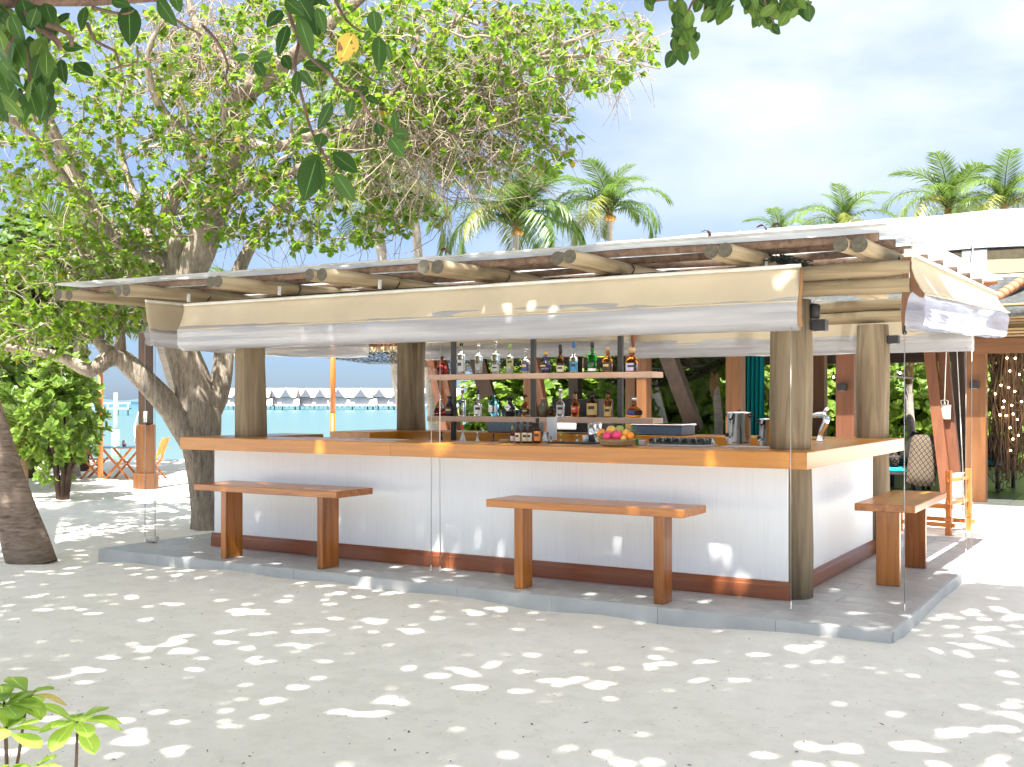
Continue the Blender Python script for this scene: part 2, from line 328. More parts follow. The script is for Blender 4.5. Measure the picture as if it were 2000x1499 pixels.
# ---------------------------------------------------------------- tiled platform
M['tile'] = [mplain('grey stone tile %d' % i, c, .38, var=.16, scale=5, bumps=.15) for i, c in enumerate(((.43, .435, .43), (.46, .465, .455), (.41, .42, .415)))]
M['grout'] = mplain('pale grout', (.55, .55, .53), .9)
PX0, PX1, PY0, PY1 = -7.06, .93, -.758, 4.81
g = MB(); g.box((PX0+.012, PY0+.012, -.5), (PX1-.012, PY1-.012, -.0045)); plat = struct(g.obj('platform', M['grout']))
tm = {}
def tile(a, bq):
    w_, d_ = round(bq[0]-a[0], 3), round(bq[1]-a[1], 3); k = rng.randrange(3)
    if (w_, d_, k) not in tm:
        q = MB(); q.box((0, 0, -.03), (w_, d_, 0), bev=.0025); tm[(w_, d_, k)] = q.mesh('tile', M['tile'][k])
    o = inst('tile', tm[(w_, d_, k)], plat); o.location = (a[0], a[1], rng.uniform(-.0012, .0004))
TW, TD, G = .6, .3, .005
rowy = PY0; rowi = 0
while rowy < PY1-.02:
    h_ = min(TD, PY1-rowy); x = PX1-(0 if rowi % 2 else TW/2); first = True; xr = PX1
    while xr > PX0+.01:
        xl = max(PX0, x if first else xr-TW); first = False
        cx_, cy_ = (xl+xr)/2, rowy+h_/2
        if xr-xl > .02 and not (-6.1 < cx_ < -.3 and .2 < cy_ < 3.0) and not (cx_ < -6.3 and cy_ > 2.4): tile((xl+G/2, rowy+G/2), (xr-G/2, rowy+h_-G/2))
        xr = xl
    rowy += TD; rowi += 1
g = MB(); M['edge'] = mplain('grey platform edge', (.47, .475, .465), .6, var=.1, scale=3, bumps=.1)
x = PX0
while x < PX1-.01:
    x2 = min(x+.9, PX1); q = MB(); q.box((x+.001, PY0-.012, -.4), (x2-.001, PY0+.012, -.005), bev=.003); q.obj('edge_slab', M['edge'], plat); x = x2
y = PY0+.013
while y < PY1-.01:
    y2 = min(y+.9, PY1); q = MB(); q.box((PX1-.012, y+.001, -.4), (PX1+.012, y2-.001, -.005), bev=.003); q.obj('edge_slab', M['edge'], plat); y = y2
q = MB(); q.box((PX0-.012, PY0+.013, -.4), (PX0+.012, PY1, -.005), bev=.003); q.obj('edge_slab', M['edge'], plat)
# ---------------------------------------------------------------- timber frame and roof of the bar
bar = thing('bar_pavilion', 'open beach bar shelter of round logs under a flat white translucent sheet roof', 'beach bar', (-3, 2, 0))
def logpart(name, p, q, r0, r1=None, mat='log', n=14, parent=bar, wob=.006, endmat='logend'):
    p = Vector(p); q = Vector(q); Ln = (q-p).length; r1 = r0 if r1 is None else r1; k = max(4, int(Ln/.35)); ph = rng.random()*9
    pts = [Vector((wob*math.sin(i*1.3+ph), wob*math.cos(i*.9+ph*2), Ln*i/k)) for i in range(k+1)]
    rr = [(r0+(r1-r0)*i/k)*(1+.035*math.sin(i*2.1+ph)) for i in range(k+1)]
    mb = MB(); mb.tube(pts, rr, n, mi=0, capmi=1); o = bpy.data.objects.new(name, mb.mesh(name, [M[mat], M[endmat]])); COL.objects.link(o)
    o.parent = parent; o.matrix_local = zalign(p, q, wloc(parent)); return o
posts = {'front right': (-.03, .19, .167, 2.6), 'back right': (-.04, 3.13, .165, 2.58), 'front left': (-5.83, .19, .165, 2.62), 'back left': (-5.86, 3.13, .185, 2.62)}
for k, (x, y, r, z) in posts.items(): logpart('post', (x, y, -.02), (x, y, z-.26), r*1.02, r*.97, 'post', 22, wob=.005)
# narrower post head beside the front beam
logpart('post', (-.03, .2, 2.33), (-.01, .2, 2.60), .085, .08, 'post', 14)
for y in (.06, 3.2):
    logpart('beam', (-6.42, y, 2.405), (.9 if y < 1 else .95, y, 2.405), .058, .062, n=16)
    logpart('beam', (-6.42, y, 2.527), (.9 if y < 1 else .95, y, 2.527), .06, .06, n=16)
# rafters: pairs of logs running back, ends overhanging the front
ZR = 2.652
pairs = [(125, 577), (239, 567), (417, 551), (617, 537), (842, 521), (1100, 504), (1403, 489), (1661, 477)]
for i, (px, py) in enumerate(pairs):
    e = pl(px, py, 2, ZR); rad = .057
    for s in (-1, 1):
        x = e.x+s*.061; yy = e.y+rng.uniform(-.02, .02)
        logpart('rafter', (x, yy, ZR), (x+rng.uniform(-.03, .03), 4.55, ZR+.10), rad*rng.uniform(.93, 1.05), rad*.92)
    if i in (1, 2, 3, 6):
        q = MB(); xx = e.x+.125; yb = e.y+.75
        q.box((xx-.006, yb-.02, ZR-.065), (xx+.004, yb+.02, ZR+.02)); q.tube([(xx+.006, yb, ZR-.03), (xx+.012, yb, ZR-.03)], .007, 6); q.obj('bracket', M['white'], bar)
    q = MB(); yb = e.y+1.05; cpts = [(e.x+.128*math.cos(a)*1.0, yb+.02*math.sin(3*a), ZR+.005+.066*math.sin(a)) for a in [2*PI*j/16 for j in range(17)]]; q.tube(cpts, .006, 5, cap=False); q.obj('lashing', M['blackp'], bar)
for k, yo in enumerate((.13, .62, 1.15, 1.75, 2.4, 3.1, 3.8, 4.5)):
    f = max(0, 1-yo/3.5); yl, yr = yo-.3-.47*f, yo-.3
    z = 2.738+.02*yo; xr = .72+.02*k
    o = logpart('purlin', (-7.55, yl, z), (xr, yr, z), .032, .033, 'purlin', 10)
m, nt, b = newmat('white translucent roof sheet'); v = coords(nt, (1, 1, 1)); nn = noise(nt, v, 1.4, 5); r = ramp(nt, [(.3, (.70, .72, .73)), (.7, (.84, .85, .85))]); nt.links.new(nn, r.inputs[0])
nt.links.new(r.outputs[0], b.inputs['Base Color']); b.inputs['Roughness'].default_value = .35
tr = N(nt, 'ShaderNodeBsdfTranslucent'); nt.links.new(r.outputs[0], tr.inputs[0]); ms = N(nt, 'ShaderNodeMixShader', ins={'Fac': .6}); nt.links.new(b.outputs[0], ms.inputs[1]); nt.links.new(tr.outputs[0], ms.inputs[2])
tp = N(nt, 'ShaderNodeBsdfTransparent', ins={'Color': (.95, .97, .98, 1)}); m2 = N(nt, 'ShaderNodeMixShader', ins={'Fac': .72}); nt.links.new(tp.outputs[0], m2.inputs[1]); nt.links.new(ms.outputs[0], m2.inputs[2]); nt.links.new(m2.outputs[0], nt.nodes['Material Output'].inputs['Surface'])
M['sheet'] = m
A, B_, C_, D_ = Vector((-7.76, -.77, 2.792)), Vector((.82, -.31, 2.792)), Vector((1.0, 4.85, 2.90)), Vector((-7.75, 4.7, 2.90))
def sheet(u, t):
    p = (A*(1-u)+B_*u)*(1-t)+(D_*(1-u)+C_*u)*t
    p.z += .004*math.sin(u*260)+.012*math.sin(u*19+t*5)*t+.004*math.sin(u*7); return p
q = MB(); q.grid(sheet, 400, 6, thick=(0, 0, .006)); q.obj('roof_sheet', M['sheet'], bar)
# thin edge strip of the sheet along the front
q = MB(); q.tube([A+Vector((.02, .01, .012)), (A+B_)/2+Vector((0, .01, .008)), B_+Vector((-.02, .01, .012))], .011, 6); q.obj('edge_strip', mplain('grey edge strip', (.42, .40, .37), .5), bar)
# dark netting bundled on the rafters
M['net'] = mplain('dark green netting', (.012, .02, .018), .8)
def netbundle(a, b, parent, amp=.03, n=26, seed=1, name='net_bundle'):
    rr = random.Random(seed); a = Vector(a); b = Vector(b); q = MB()
    for k in range(n):
        o = Vector((rr.uniform(-amp, amp), rr.uniform(-amp, amp), rr.uniform(-amp, amp)*.7)); u0 = rr.uniform(0, .5); u1 = rr.uniform(u0+.3, 1)
        pts = [a.lerp(b, u0+(u1-u0)*i/7)+o+Vector((rr.uniform(-1, 1), rr.uniform(-1, 1), rr.uniform(-1, 1)))*amp*.5 for i in range(8)]
        q.tube(pts, rr.uniform(.003, .008), 4)
    stuff(q.obj(name, M['net'], parent))
netbundle((-2.3, -.12, 2.575), (.05, .12, 2.585), bar, .03, 40, 3); netbundle((-.15, .0, 2.67), (.12, .15, 2.6), bar, .045, 40, 5); netbundle((-6.1, -.15, 2.58), (-2.4, -.12, 2.58), bar, .014, 26, 6)
# ---------------------------------------------------------------- bar counter
ctr = thing('bar_counter', 'square bar counter with thick orange varnished top and white textured front', 'bar counter', (-3, 1.5, 0))
m, nt, b = newmat('white combed plaster'); v = coords(nt, (30, 30, .8)); n1 = noise(nt, v, 2.0, 5, .6, .4); n2 = noise(nt, coords(nt), .8, 3)
r = ramp(nt, [(.25, (.74, .77, .785)), (.5, (.82, .84, .85))]); nt.links.new(n1, r.inputs[0]); nt.links.new(r.outputs[0], b.inputs['Base Color']); b.inputs['Roughness'].default_value = .6; bump(nt, b, n1, .22, .008); M['plaster'] = m
X0, X1, Y0, Y1 = -6.172, 0.0, 0.0, 3.06
def wallbox(a, bq): q = MB(); q.box(a, bq, bev=.004); q.obj('wall', M['plaster'], ctr)
wallbox((X0, Y0, .0), (X1, Y0+.03, 1.035)); wallbox((X0+.1, Y0+.032, .0), (X1-.25, Y0+.10, 1.03))
wallbox((X1-.10, .36, 0), (X1, Y1-.10, 1.035)); wallbox((X0, Y1-.1, 0), (X1-.22, Y1, 1.035)); wallbox((X0, Y0+.032, 0), (X0+.098, 1.2, 1.035)); wallbox((X0, 2.1, 0), (X0+.1, Y1-.102, 1.035))
def skirt(a, bq, out, mat):
    q = MB(); o = Vector(out); a = Vector(a); bq = Vector(bq)
    prof = [(0, 0), (.024, 0), (.024, .105), (.018, .118), (.018, .128), (.010, .142), (0, .142)]
    vs = [p+o*d+Vector((0, 0, z)) for p in (a, bq) for d, z in prof]; n = len(prof)
    q.add(vs, [(i, i+1, n+i+1, n+i) for i in range(n-1)]+[tuple(range(n)), tuple(range(n, 2*n))[::-1]]); q.obj('skirting', M[mat], ctr)
xs_ = [X0-.024, -4.0, -1.6, X1+.024]
for a, c in zip(xs_[:-1], xs_[1:]): skirt((a+.001, -.001, .001), (c-.001, -.001, .001), (0, -1, 0), 'skirt')
skirt((X1+.001, .36, .001), (X1+.001, Y1-.05, .001), (1, 0, 0), 'skirty'); skirt((X0-.001, 0, .001), (X0-.001, 1.2, .001), (-1, 0, 0), 'skirty')
CT, CB = 1.165, 1.037
def top(poly, mat):
    q = MB(); n = len(poly); e = .006
    lo = [(x, y, CB) for x, y in poly]; cx = sum(p[0] for p in poly)/n; cy = sum(p[1] for p in poly)/n
    hi = [(x, y, CT-e) for x, y in poly]; ti = [(x+(e if x < cx else -e)*.8, y+(e if y < cy else -e)*.8, CT) for x, y in poly]
    q.add(lo+hi+ti, [tuple(range(n))[::-1]]+[(i, (i+1) % n, n+(i+1) % n, n+i) for i in range(n)]+[(n+i, n+(i+1) % n, 2*n+(i+1) % n, 2*n+i) for i in range(n)]+[tuple(range(2*n, 3*n))]); q.obj('counter_top', M[mat], ctr)
o_, oy, ol = .235, .309, .023
xl, xr, yf, yb = X0-.18, X1+o_, -oy, Y1+.235; wd = .62
xs_ = [xl, -3.9, -1.25, xr]
top([(xl, yf), (-3.6, yf), (-3.6, yf+wd), (xl, yf+wd)], 'varnX'); top([(-3.597, yf), (xr, yf), (xr-wd, yf+wd), (-3.597, yf+wd)], 'varnX')
top([(xr, yf+.003), (xr, yb), (xr-wd, yb-wd), (xr-wd, yf+wd+.003)], 'varnY')
top([(xr-.003, yb), (-3.0, yb), (-3.0, yb-wd), (xr-wd-.003, yb-wd)], 'varnX'); top([(-3.003, yb), (xl, yb), (xl+.0, yb-wd), (-3.003, yb-wd)], 'varnX')
top([(xl, yf+wd+.003), (xl+wd, yf+wd+.003), (xl+wd, 1.25), (xl, 1.25)], 'varnY'); top([(xl, 2.1), (xl+wd, 2.1), (xl+wd, yb-wd-.003), (xl, yb-wd-.003)], 'varnY')
# work surfaces inside the bar
wk = thing('work_bench', 'low white work surface with sink fittings inside the bar', 'work counter', (-3, 1.0, 0))
q = MB(); q.box((-5.3, .42, .84), (-.7, .95, .88), bev=.004); q.obj('worktop', mplain('white worktop', (.72, .73, .73), .3), wk)
q = MB(); q.box((-5.25, .47, .0), (-.75, .93, .838)); q.obj('cabinet', mplain('grey cabinet', (.28, .29, .30), .4), wk)
# ---------------------------------------------------------------- roll-up blinds
def wrinkle(u, k): return .5*math.sin(u*k)+.3*math.sin(u*k*2.3+1.2)+.2*math.sin(u*k*5.1+2)
def blind(label, a, bq, outv, z0, z1, z2, bulge=.10, tcol='tan', nu=90, sag=0.0, vin='vinyl', zfar=None, seed=0, hang=.0):
    """rolled blind from a to bq (top line); canvas valance z0..z1, rolled clear film z1..z2"""
    a = Vector((*a, 0)); bq = Vector((*bq, 0)); o = Vector(outv); r = thing('roll_up_blind', label, 'blind', (a.x, a.y, 0), group='rolled-up clear blinds around the bar')
    def zz(z, u): return z+(hang*u if z != z0 else 0)+(0 if zfar is None else (zfar-z0)*u)
    def val(u, t):
        p = a.lerp(bq, u); s = bulge*(t**1.6)+.006*wrinkle(u*3+seed, 7)*t*(.4+t)
        p = p+o*s; p.z = zz(z0, u)*(1-t)+zz(z1, u)*t+.004*wrinkle(u*2+seed, 5)*t; return p
    q = MB(); q.grid(val, nu, 8, thick=-o*.006+Vector((0, 0, 0))); q.obj('valance', M[tcol], r)
    q = MB(); q.tube([val(i/nu, 1)+o*.002 for i in range(nu+1)], .008, 6); q.obj('hem', M[tcol], r)
    q = MB(); q.tube([a+Vector((0, 0, zz(z0, 0)+.012)), bq+Vector((0, 0, zz(z0, 1)+.012))], .016, 8); q.obj('top_rail', M['cord'], r)
    n = 22
    def roll(u, t):
        ang = t*2*PI; p = a.lerp(bq, u); fold = .008*math.sin(t*2*PI*5+wrinkle(u*1.6+seed, 4)*1.8)+.002*wrinkle(u*4+t*3+seed, 5)
        h = (z1-z2)/2+.035; zc = (zz(z1, u)+zz(z2, u))/2+.03-sag*math.sin(PI*u)
        p = p+o*(.035+(bulge*.72+fold)*math.cos(ang)); p.z = zc+(h+fold)*math.sin(ang); return p
    q = MB(); q.grid(roll, nu, n); q.obj('clear_curtain', M[vin], r)
    q = MB()
    return r, val
fb, fval = blind('long front roll-up blind with plain sand canvas valance facing the sand', (-6.36, -.24), (.17, -.24), (0, -1, 0), 2.545, 2.285, 2.075, .09, seed=1)
def flap(r, x, y0, y1, z0, z1, inv=1, mat='tanin'):
    q = MB(); q.grid(lambda u, t: Vector((x+.006*math.sin(t*7), y0+(y1-y0)*u*(.45+.55*t**1.4), z0+(z1-z0)*t)), 6, 10, thick=(.004, 0, 0)); q.obj('end_flap', M[mat], r)
flap(fb, .172, -.22, -.345, 2.54, 2.10)
def cables(r, pts, ztop, anchor=True):
    for x, y in pts:
        q = MB(); dx = rng.uniform(-.004, .004); q.tube([(x, y, .0), (x+dx, y+dx, 1.1), (x, y, ztop)], .0036, 5); q.obj('guide_cable', M['cable'], r)
        if anchor: q = MB(); q.lathe([(.012, 0), (.012, .004), (.006, .006), (.006, .055), (.0, .06)], 8, (x, y, .001)); q.obj('floor_anchor', M['steel'], r)
cables(fb, [(-3.09, -.245), (-3.19, -.245), (.124, -.335)], 2.09)
q = MB(); q.obox((-3.24, -.25, 2.075), (-3.04, -.25, 2.075), .012, .012); q.obj('pulley_bar', M['cable'], fb)
lb, lval = blind('left end roll-up blind sagging deep with white film', (-7.0, -.2), (-7.0, 3.6), (1, 0, 0), 2.62, 2.29, 2.15, .07, nu=60, seed=3, sag=.05)
cables(lb, [(-7.02, -.193), (-6.925, -.136)], 2.2)
q = MB(); q.lathe([(.034, -.07), (.036, -.06), (.036, .06), (.034, .07)], 12, (0, 0, 0)); o = q.obj('cleat_roll', M['cord'], lb, local=True); o.matrix_local = Matrix.Translation(Vector((-6.93, -.17, .042))-lb.location) @ Matrix.Rotation(PI/2, 4, 'Y')
b1, _ = blind('back roll-up blind left half, behind the bottle shelves', (-6.3, 3.62), (-2.95, 3.62), (0, -1, 0), 2.5, 2.21, 2.09, .06, nu=50, seed=4)
b2, _ = blind('back roll-up blind right half, behind the two right posts', (-2.88, 3.62), (.86, 3.62), (0, -1, 0), 2.5, 2.19, 2.05, .075, nu=50, seed=5)
q = MB(); q.box((-2.925, 3.56, 2.03), (-2.905, 3.66, 2.5)); q.obj('end_bracket', M['skirt'], b1)
cables(b2, [(.80, 3.52), (.85, 3.55)], 2.1)
q = MB(); q.tube([(.70, 3.6, 2.06), (.745, 3.57, 1.2), (.80, 3.53, .02)], .005, 5); q.obj('pull_cord', M['cord'], b2)
rb, rval = blind('right side roll-up blind with bulging valance and shiny bluish film', (.885, .05), (1.0, 4.25), (1, 0, 0), 2.63, 2.33, 2.06, .12, nu=60, seed=6, vin='vinyl2', zfar=2.68, hang=.10)
q = MB()   # brown profile plate closing the near end
pr = [(.865, 2.61), (.925, 2.61), (.93, 2.52), (.95, 2.44), (.985, 2.375), (1.02, 2.33), (1.015, 2.30), (.985, 2.305), (.945, 2.34), (.925, 2.35), (.905, 2.3), (.885, 2.2), (.878, 2.06), (.862, 2.06), (.855, 2.2), (.865, 2.4)]
n = len(pr); q.add([(x-.02, .035, z) for x, z in pr]+[(x-.02, .047, z) for x, z in pr], [tuple(range(n))[::-1], tuple(range(n, 2*n))]+[(i, (i+1) % n, n+(i+1) % n, n+i) for i in range(n)]); q.obj('end_plate', M['teakZ'], rb)
q = MB(); q.box((.857, .02, 2.605), (.91, .06, 2.665), bev=.004); q.tube([(.915, .05, 2.60), (.915, .05, 2.72)], .009, 6); q.obj('rail_bracket', M['cord'], rb)
q = MB(); q.box((.892, .03, 2.45), (.898, .034, 2.53)); q.obj('slot', M['cord'], rb)
q = MB(); q.ball((.862, .03, 2.05), .018, 8); q.tube([(.862, .03, 2.05), (.862, .03, 2.10)], .008, 6); q.obj('pulley', M['blackp'], rb)
cables(rb, [(.868, -.0)], 2.05); 
# ---------------------------------------------------------------- benches
def bench(label, x0, x1, y0, y1, zt, legs, along='X', th=.062):
    g_ = 'X' if along == 'X' else 'Y'
    r = thing('bench', label, 'bench', ((x0+x1)/2, (y0+y1)/2, 0), group='teak plank benches round the bar')
    q = MB(); q.box((x0, y0, zt-th), (x1, y1, zt), bev=.005); q.obj('seat', M['bench'+g_], r)
    for (a, c, d, e) in legs: q = MB(); q.box((a, d, .001), (c, e, zt-th-.001), bev=.004); q.obj('leg', M['benchZ'], r)
bench('left plank bench on the tiles, in front of the white bar front near the trunk', -5.67, -3.87, -.755, -.22, .73, [(-5.44, -5.37, -.62, -.39), (-4.18, -4.11, -.655, -.425)])
bench('middle plank bench with a knot in its right leg, standing before the white bar front', -2.32, -.575, -.70, -.235, .73, [(-2.09, -2.01, -.63, -.46), (-.84, -.755, -.66, -.49)])
bench('red brown plank bench beside the right-hand bar wall, running front to back', .31, .79, .84, 2.38, .70, [(.435, .625, 1.07, 1.12), (.445, .635, 2.20, 2.25)], 'Y')
# ---------------------------------------------------------------- small lamps on the posts
def cube_lamp(label, p, s=.10, arm=(-1, 0)):
    r = thing('wall_lamp', label, 'wall lamp', p, group='small black cube wall lamps')
    q = MB(); q.box((-s/2, -s/2, -s*.42), (s/2, s/2, s*.42), bev=.004); q.obj('lamp_body', M['black'], r, local=True)
    q = MB(); q.box((arm[0]*s*.5-.02, arm[1]*s*.5-.03, -.035), (arm[0]*s*.5+.02, arm[1]*s*.5+.03, .035)); q.obj('mount', M['blackp'], r, local=True)
    q = MB(); q.lathe([(s*.3, 0), (s*.3, .003)], 12, (0, 0, -s*.42-.0035)); q.obj('lens', mplain('lamp lens', (.5, .5, .48), .3), r, local=True); return r
cube_lamp('black cube lamp high on the front right log post', (.20, .19, 2.135), .105); cube_lamp('black cube lamp on the rear right log post', (.175, 3.10, 2.165), .10)
sp = thing('loudspeaker', 'small black bullet loudspeaker above the cube lamp under the beam', 'speaker', (.155, .20, 2.25))
q = MB(); q.lathe([(.03, -.06), (.045, -.05), (.045, .04), (.03, .055), (.0, .06)], 14); q.obj('case', M['blackp'], sp, local=True)
q = MB(); q.tube([(-.05, 0, .03), (-.01, 0, .07), (.02, 0, .085), (.06, .02, .08)], .006, 6); q.obj('lead', M['cord'], sp, local=True)
q = MB(); q.lathe([(.036, 0), (.036, .003)], 14, (0, 0, -.0645)); q.obj('grille', M['cable'], sp, local=True)
# ---------------------------------------------------------------- hanging shelves and bottles
SY = 1.55
sh = thing('hanging_shelf', 'two wooden bottle shelves hung on three black rods over the bar', 'shelf', (-3, SY, 1.3))
zs = {}
M['shelf'] = mwood('pale shelf board', (.42, .26, .17), (.55, .37, .26), 'X', .4, .6, .06, .1)
for nm, (ya, yb2) in {'low': (818, 824), 'up': (737, 733)}.items():
    a = pl(834, ya, 1, SY-.13); b2_ = pl(1275, yb2, 1, SY-.13); z = (a.z+b2_.z)/2; zs[nm] = z+.03; xa, xb = a.x, b2_.x
    q = MB(); q.box((xa, SY-.13, z-.026), (xb, SY+.13, z+.03), bev=.004); q.obj('shelf_board', M['shelf'], sh)
for px in (886, 1042, 1212):
    x = pl(px, 760, 1, SY+.02).x; q = MB(); q.box((x-.024, SY-.004, .89), (x+.024, SY+.044, 2.62), bev=.003); q.obj('rod', M['black'], sh)
G = dict(clear=mglass('clear glass', (.93, .96, .97), ior=1.3), blue=mglass('pale blue glass', (.25, .72, .85), ior=1.3), green=mglass('green glass', (.03, .38, .06), ior=1.3), amber=mglass('amber spirit', (.62, .20, .02), ior=1.3),
  orange=mglass('orange cognac', (.80, .28, .03), ior=1.3), brown=mglass('dark brown glass', (.13, .05, .015), ior=1.3), dark=mplain('near black glass', (.012, .012, .016), .12), red=mglass('dark red spirit', (.35, .03, .03), ior=1.3),
  olive=mplain('olive stoneware', (.06, .055, .025), .35), purple=mplain('dark violet glass', (.03, .022, .07), .12), blue2=mglass('deep blue glass', (.03, .20, .85), ior=1.3), yel=mglass('pale straw spirit', (.85, .75, .35), ior=1.3))
P_ = {}
def pcol(name, c, rough=.5, metal=0):
    if name not in P_: P_[name] = mplain(name, c, rough, metal, var=.06)
    return P_[name]
LB = dict(cream=pcol('cream paper label', (.62, .55, .40)), white=pcol('white paper label', (.75, .75, .73)), navy=pcol('navy label', (.03, .05, .18)), blue=pcol('blue label', (.02, .22, .42)), red=pcol('red label', (.5, .03, .04)), orange=pcol('orange label', (.75, .25, .04)),
  black=pcol('black label', (.02, .02, .02)), gold=pcol('gold label', (.55, .38, .10), .35), olive=pcol('olive label', (.28, .30, .08)), silver=pcol('silver label', (.45, .46, .47), .3), pink=pcol('lilac label', (.45, .42, .62)))
CP = dict(black=pcol('black cap', (.015, .015, .015)), silver=pcol('silver cap', (.6, .6, .62), .25, 1), gold=pcol('gold cap', (.6, .42, .12), .3, 1), blue=pcol('blue cap', (.02, .10, .35)), green=pcol('green cap', (.18, .30, .06)), clear=G['clear'], cork=pcol('cork stopper', (.45, .30, .16), .8), white=pcol('white cap', (.8, .8, .8)), red=pcol('red cap', (.5, .03, .03)), dkgreen=pcol('dark green cap', (.02, .10, .05)))
SHP = {  # radius/height profiles in fractions of (r, h): body then neck
 'slim': [(.92, 0), (1, .02), (1, .62), (.93, .68), (.5, .76), (.36, .80), (.34, .98), (.38, 1)],
 'tall': [(.92, 0), (1, .02), (1, .66), (.9, .71), (.42, .77), (.36, .80), (.36, .99), (.38, 1)],
 'whisky': [(.92, 0), (1, .02), (1, .52), (.95, .58), (.65, .66), (.42, .72), (.38, .78), (.42, .84), (.36, .98), (.38, 1)],
 'bulb': [(.8, 0), (.95, .03), (1, .2), (.96, .42), (.7, .58), (.38, .68), (.3, .74), (.28, .98), (.32, 1)],
 'round': [(.55, 0), (.8, .03), (1, .22), (1, .36), (.85, .52), (.5, .64), (.28, .70), (.26, .98), (.3, 1)],
 'cone': [(.97, 0), (1, .02), (1, .22), (.85, .36), (.45, .66), (.24, .78), (.22, .98), (.26, 1)],
 'square': [(.95, 0), (1, .01), (1, .70), (.9, .75), (.36, .79), (.34, .98), (.36, 1)],
 'jug': [(.9, 0), (1, .03), (1, .5), (.9, .62), (.55, .74), (.42, .80), (.45, .98), (.5, 1)],
 'sauce': [(.95, 0), (1, .02), (1, .60), (.85, .68), (.5, .76), (.42, .82), (.40, .98), (.42, 1)],
}
def bottle(label, px, ytop, ybot, zb, wpx, shape, glass, lab=None, cap='black', lz=(.1, .5), Y=None, sq=1.0, capf=.1, group='bottles on the hanging shelves', liquid=None, neckfoil=None, name='bottle', cat='bottle'):
    Y = SY if Y is None else Y; p = pl(px, HY, 1, Y); D = (p-CAM).dot(FW); H = (ybot-ytop)*D/FPX; R_ = wpx*D/FPX/2
    r = thing(name, label, cat, (p.x, Y, zb+.0015), group=group)
    hb = H*(1-capf); pr = [(a*R_, c*hb) for a, c in SHP[shape]]; n = 4 if shape == 'square' else 18
    def lat(prof, mat, nm, par=r):
        q = MB(); q.lathe(prof, n if shape != 'square' else 20, sy=sq); me = q.mesh(nm, mat)
        if shape == 'square':
            for v in me.vertices:
                f = max(abs(v.co.x), abs(v.co.y)); l = math.hypot(v.co.x, v.co.y); k = (l/f)**.75 if f > 1e-6 else 1
                if l > R_*.6: v.co.x *= k*.92; v.co.y *= k*.92
        o = bpy.data.objects.new(nm, me); COL.objects.link(o); o.parent = par; return o
    body = lat(pr, glass, 'glass_body')
    body.rotation_euler = (0, 0, rng.uniform(-.3, .3))
    if lab:
        def rad_at(z):
            for (r0, z0), (r1, z1) in zip(pr[:-1], pr[1:]):
                if z0 <= z <= z1: return r0+(r1-r0)*(z-z0)/max(z1-z0, 1e-6)
            return R_
        za, zb_ = lz[0]*hb, lz[1]*hb; k = 6; prof = [(rad_at(za+(zb_-za)*i/k)+.0011, za+(zb_-za)*i/k) for i in range(k+1)]
        q = MB(); nseg = 20; vs = []; a0 = -PI/2-1.25; yaw_ = -YAW*0
        for (rr, z) in prof:
            for j in range(nseg+1):
                a = a0+2.5*j/nseg; x_, y_ = rr*math.cos(a), rr*math.sin(a)*sq
                if shape == 'square':
                    f = max(abs(x_), abs(y_)); kk = (rr/f)**.75*.92; x_ *= kk*1.01; y_ *= kk*1.01
                vs.append((x_, y_, z))
        q.add(vs, [(i*(nseg+1)+j, i*(nseg+1)+j+1, (i+1)*(nseg+1)+j+1, (i+1)*(nseg+1)+j) for i in range(k) for j in range(nseg)], 0, True)
        o = q.obj('label', LB[lab], body, local=True); o.rotation_euler = (0, 0, rng.uniform(-.1, .5))
        if zb_-za > .05:
            q = MB(); zc = za+(zb_-za)*.62; rr = rad_at(zc)+.0022; h_ = (zb_-za)*.14
            vs = [(rr*math.cos(-PI/2+a)*(1 if shape != 'square' else .98), rr*math.sin(-PI/2+a)*sq, zc+z) for z in (-h_, h_) for a in [(-.6+1.2*j/8) for j in range(9)]]
            q.add(vs, [(j, j+1, 10+j, 9+j) for j in range(8)]); 
            if shape != 'square':
                o2 = q.obj('label_band', LB['gold' if lab in ('black', 'navy', 'red') else 'black'], body, local=True); o2.rotation_euler = o.rotation_euler
    rc = R_*SHP[shape][-1][0]*1.12+.001
    lat([(rc, hb*.985), (rc, H-.003), (rc*.9, H), (0, H)], CP[cap], 'cap')
    if neckfoil: lat([(rc*1.02, hb*.80), (rc*1.02, hb*.984)], CP[neckfoil], 'neck_foil')
    if liquid:
        lat([(max(a*R_-.004, .002), c*hb+.004) for a, c in SHP[shape] if c <= .5], G[liquid], 'liquid')
    return r
U, Lw = zs['up'], zs['low']
X = lambda v: 800+v/4
Yv = lambda v: 640+v/4
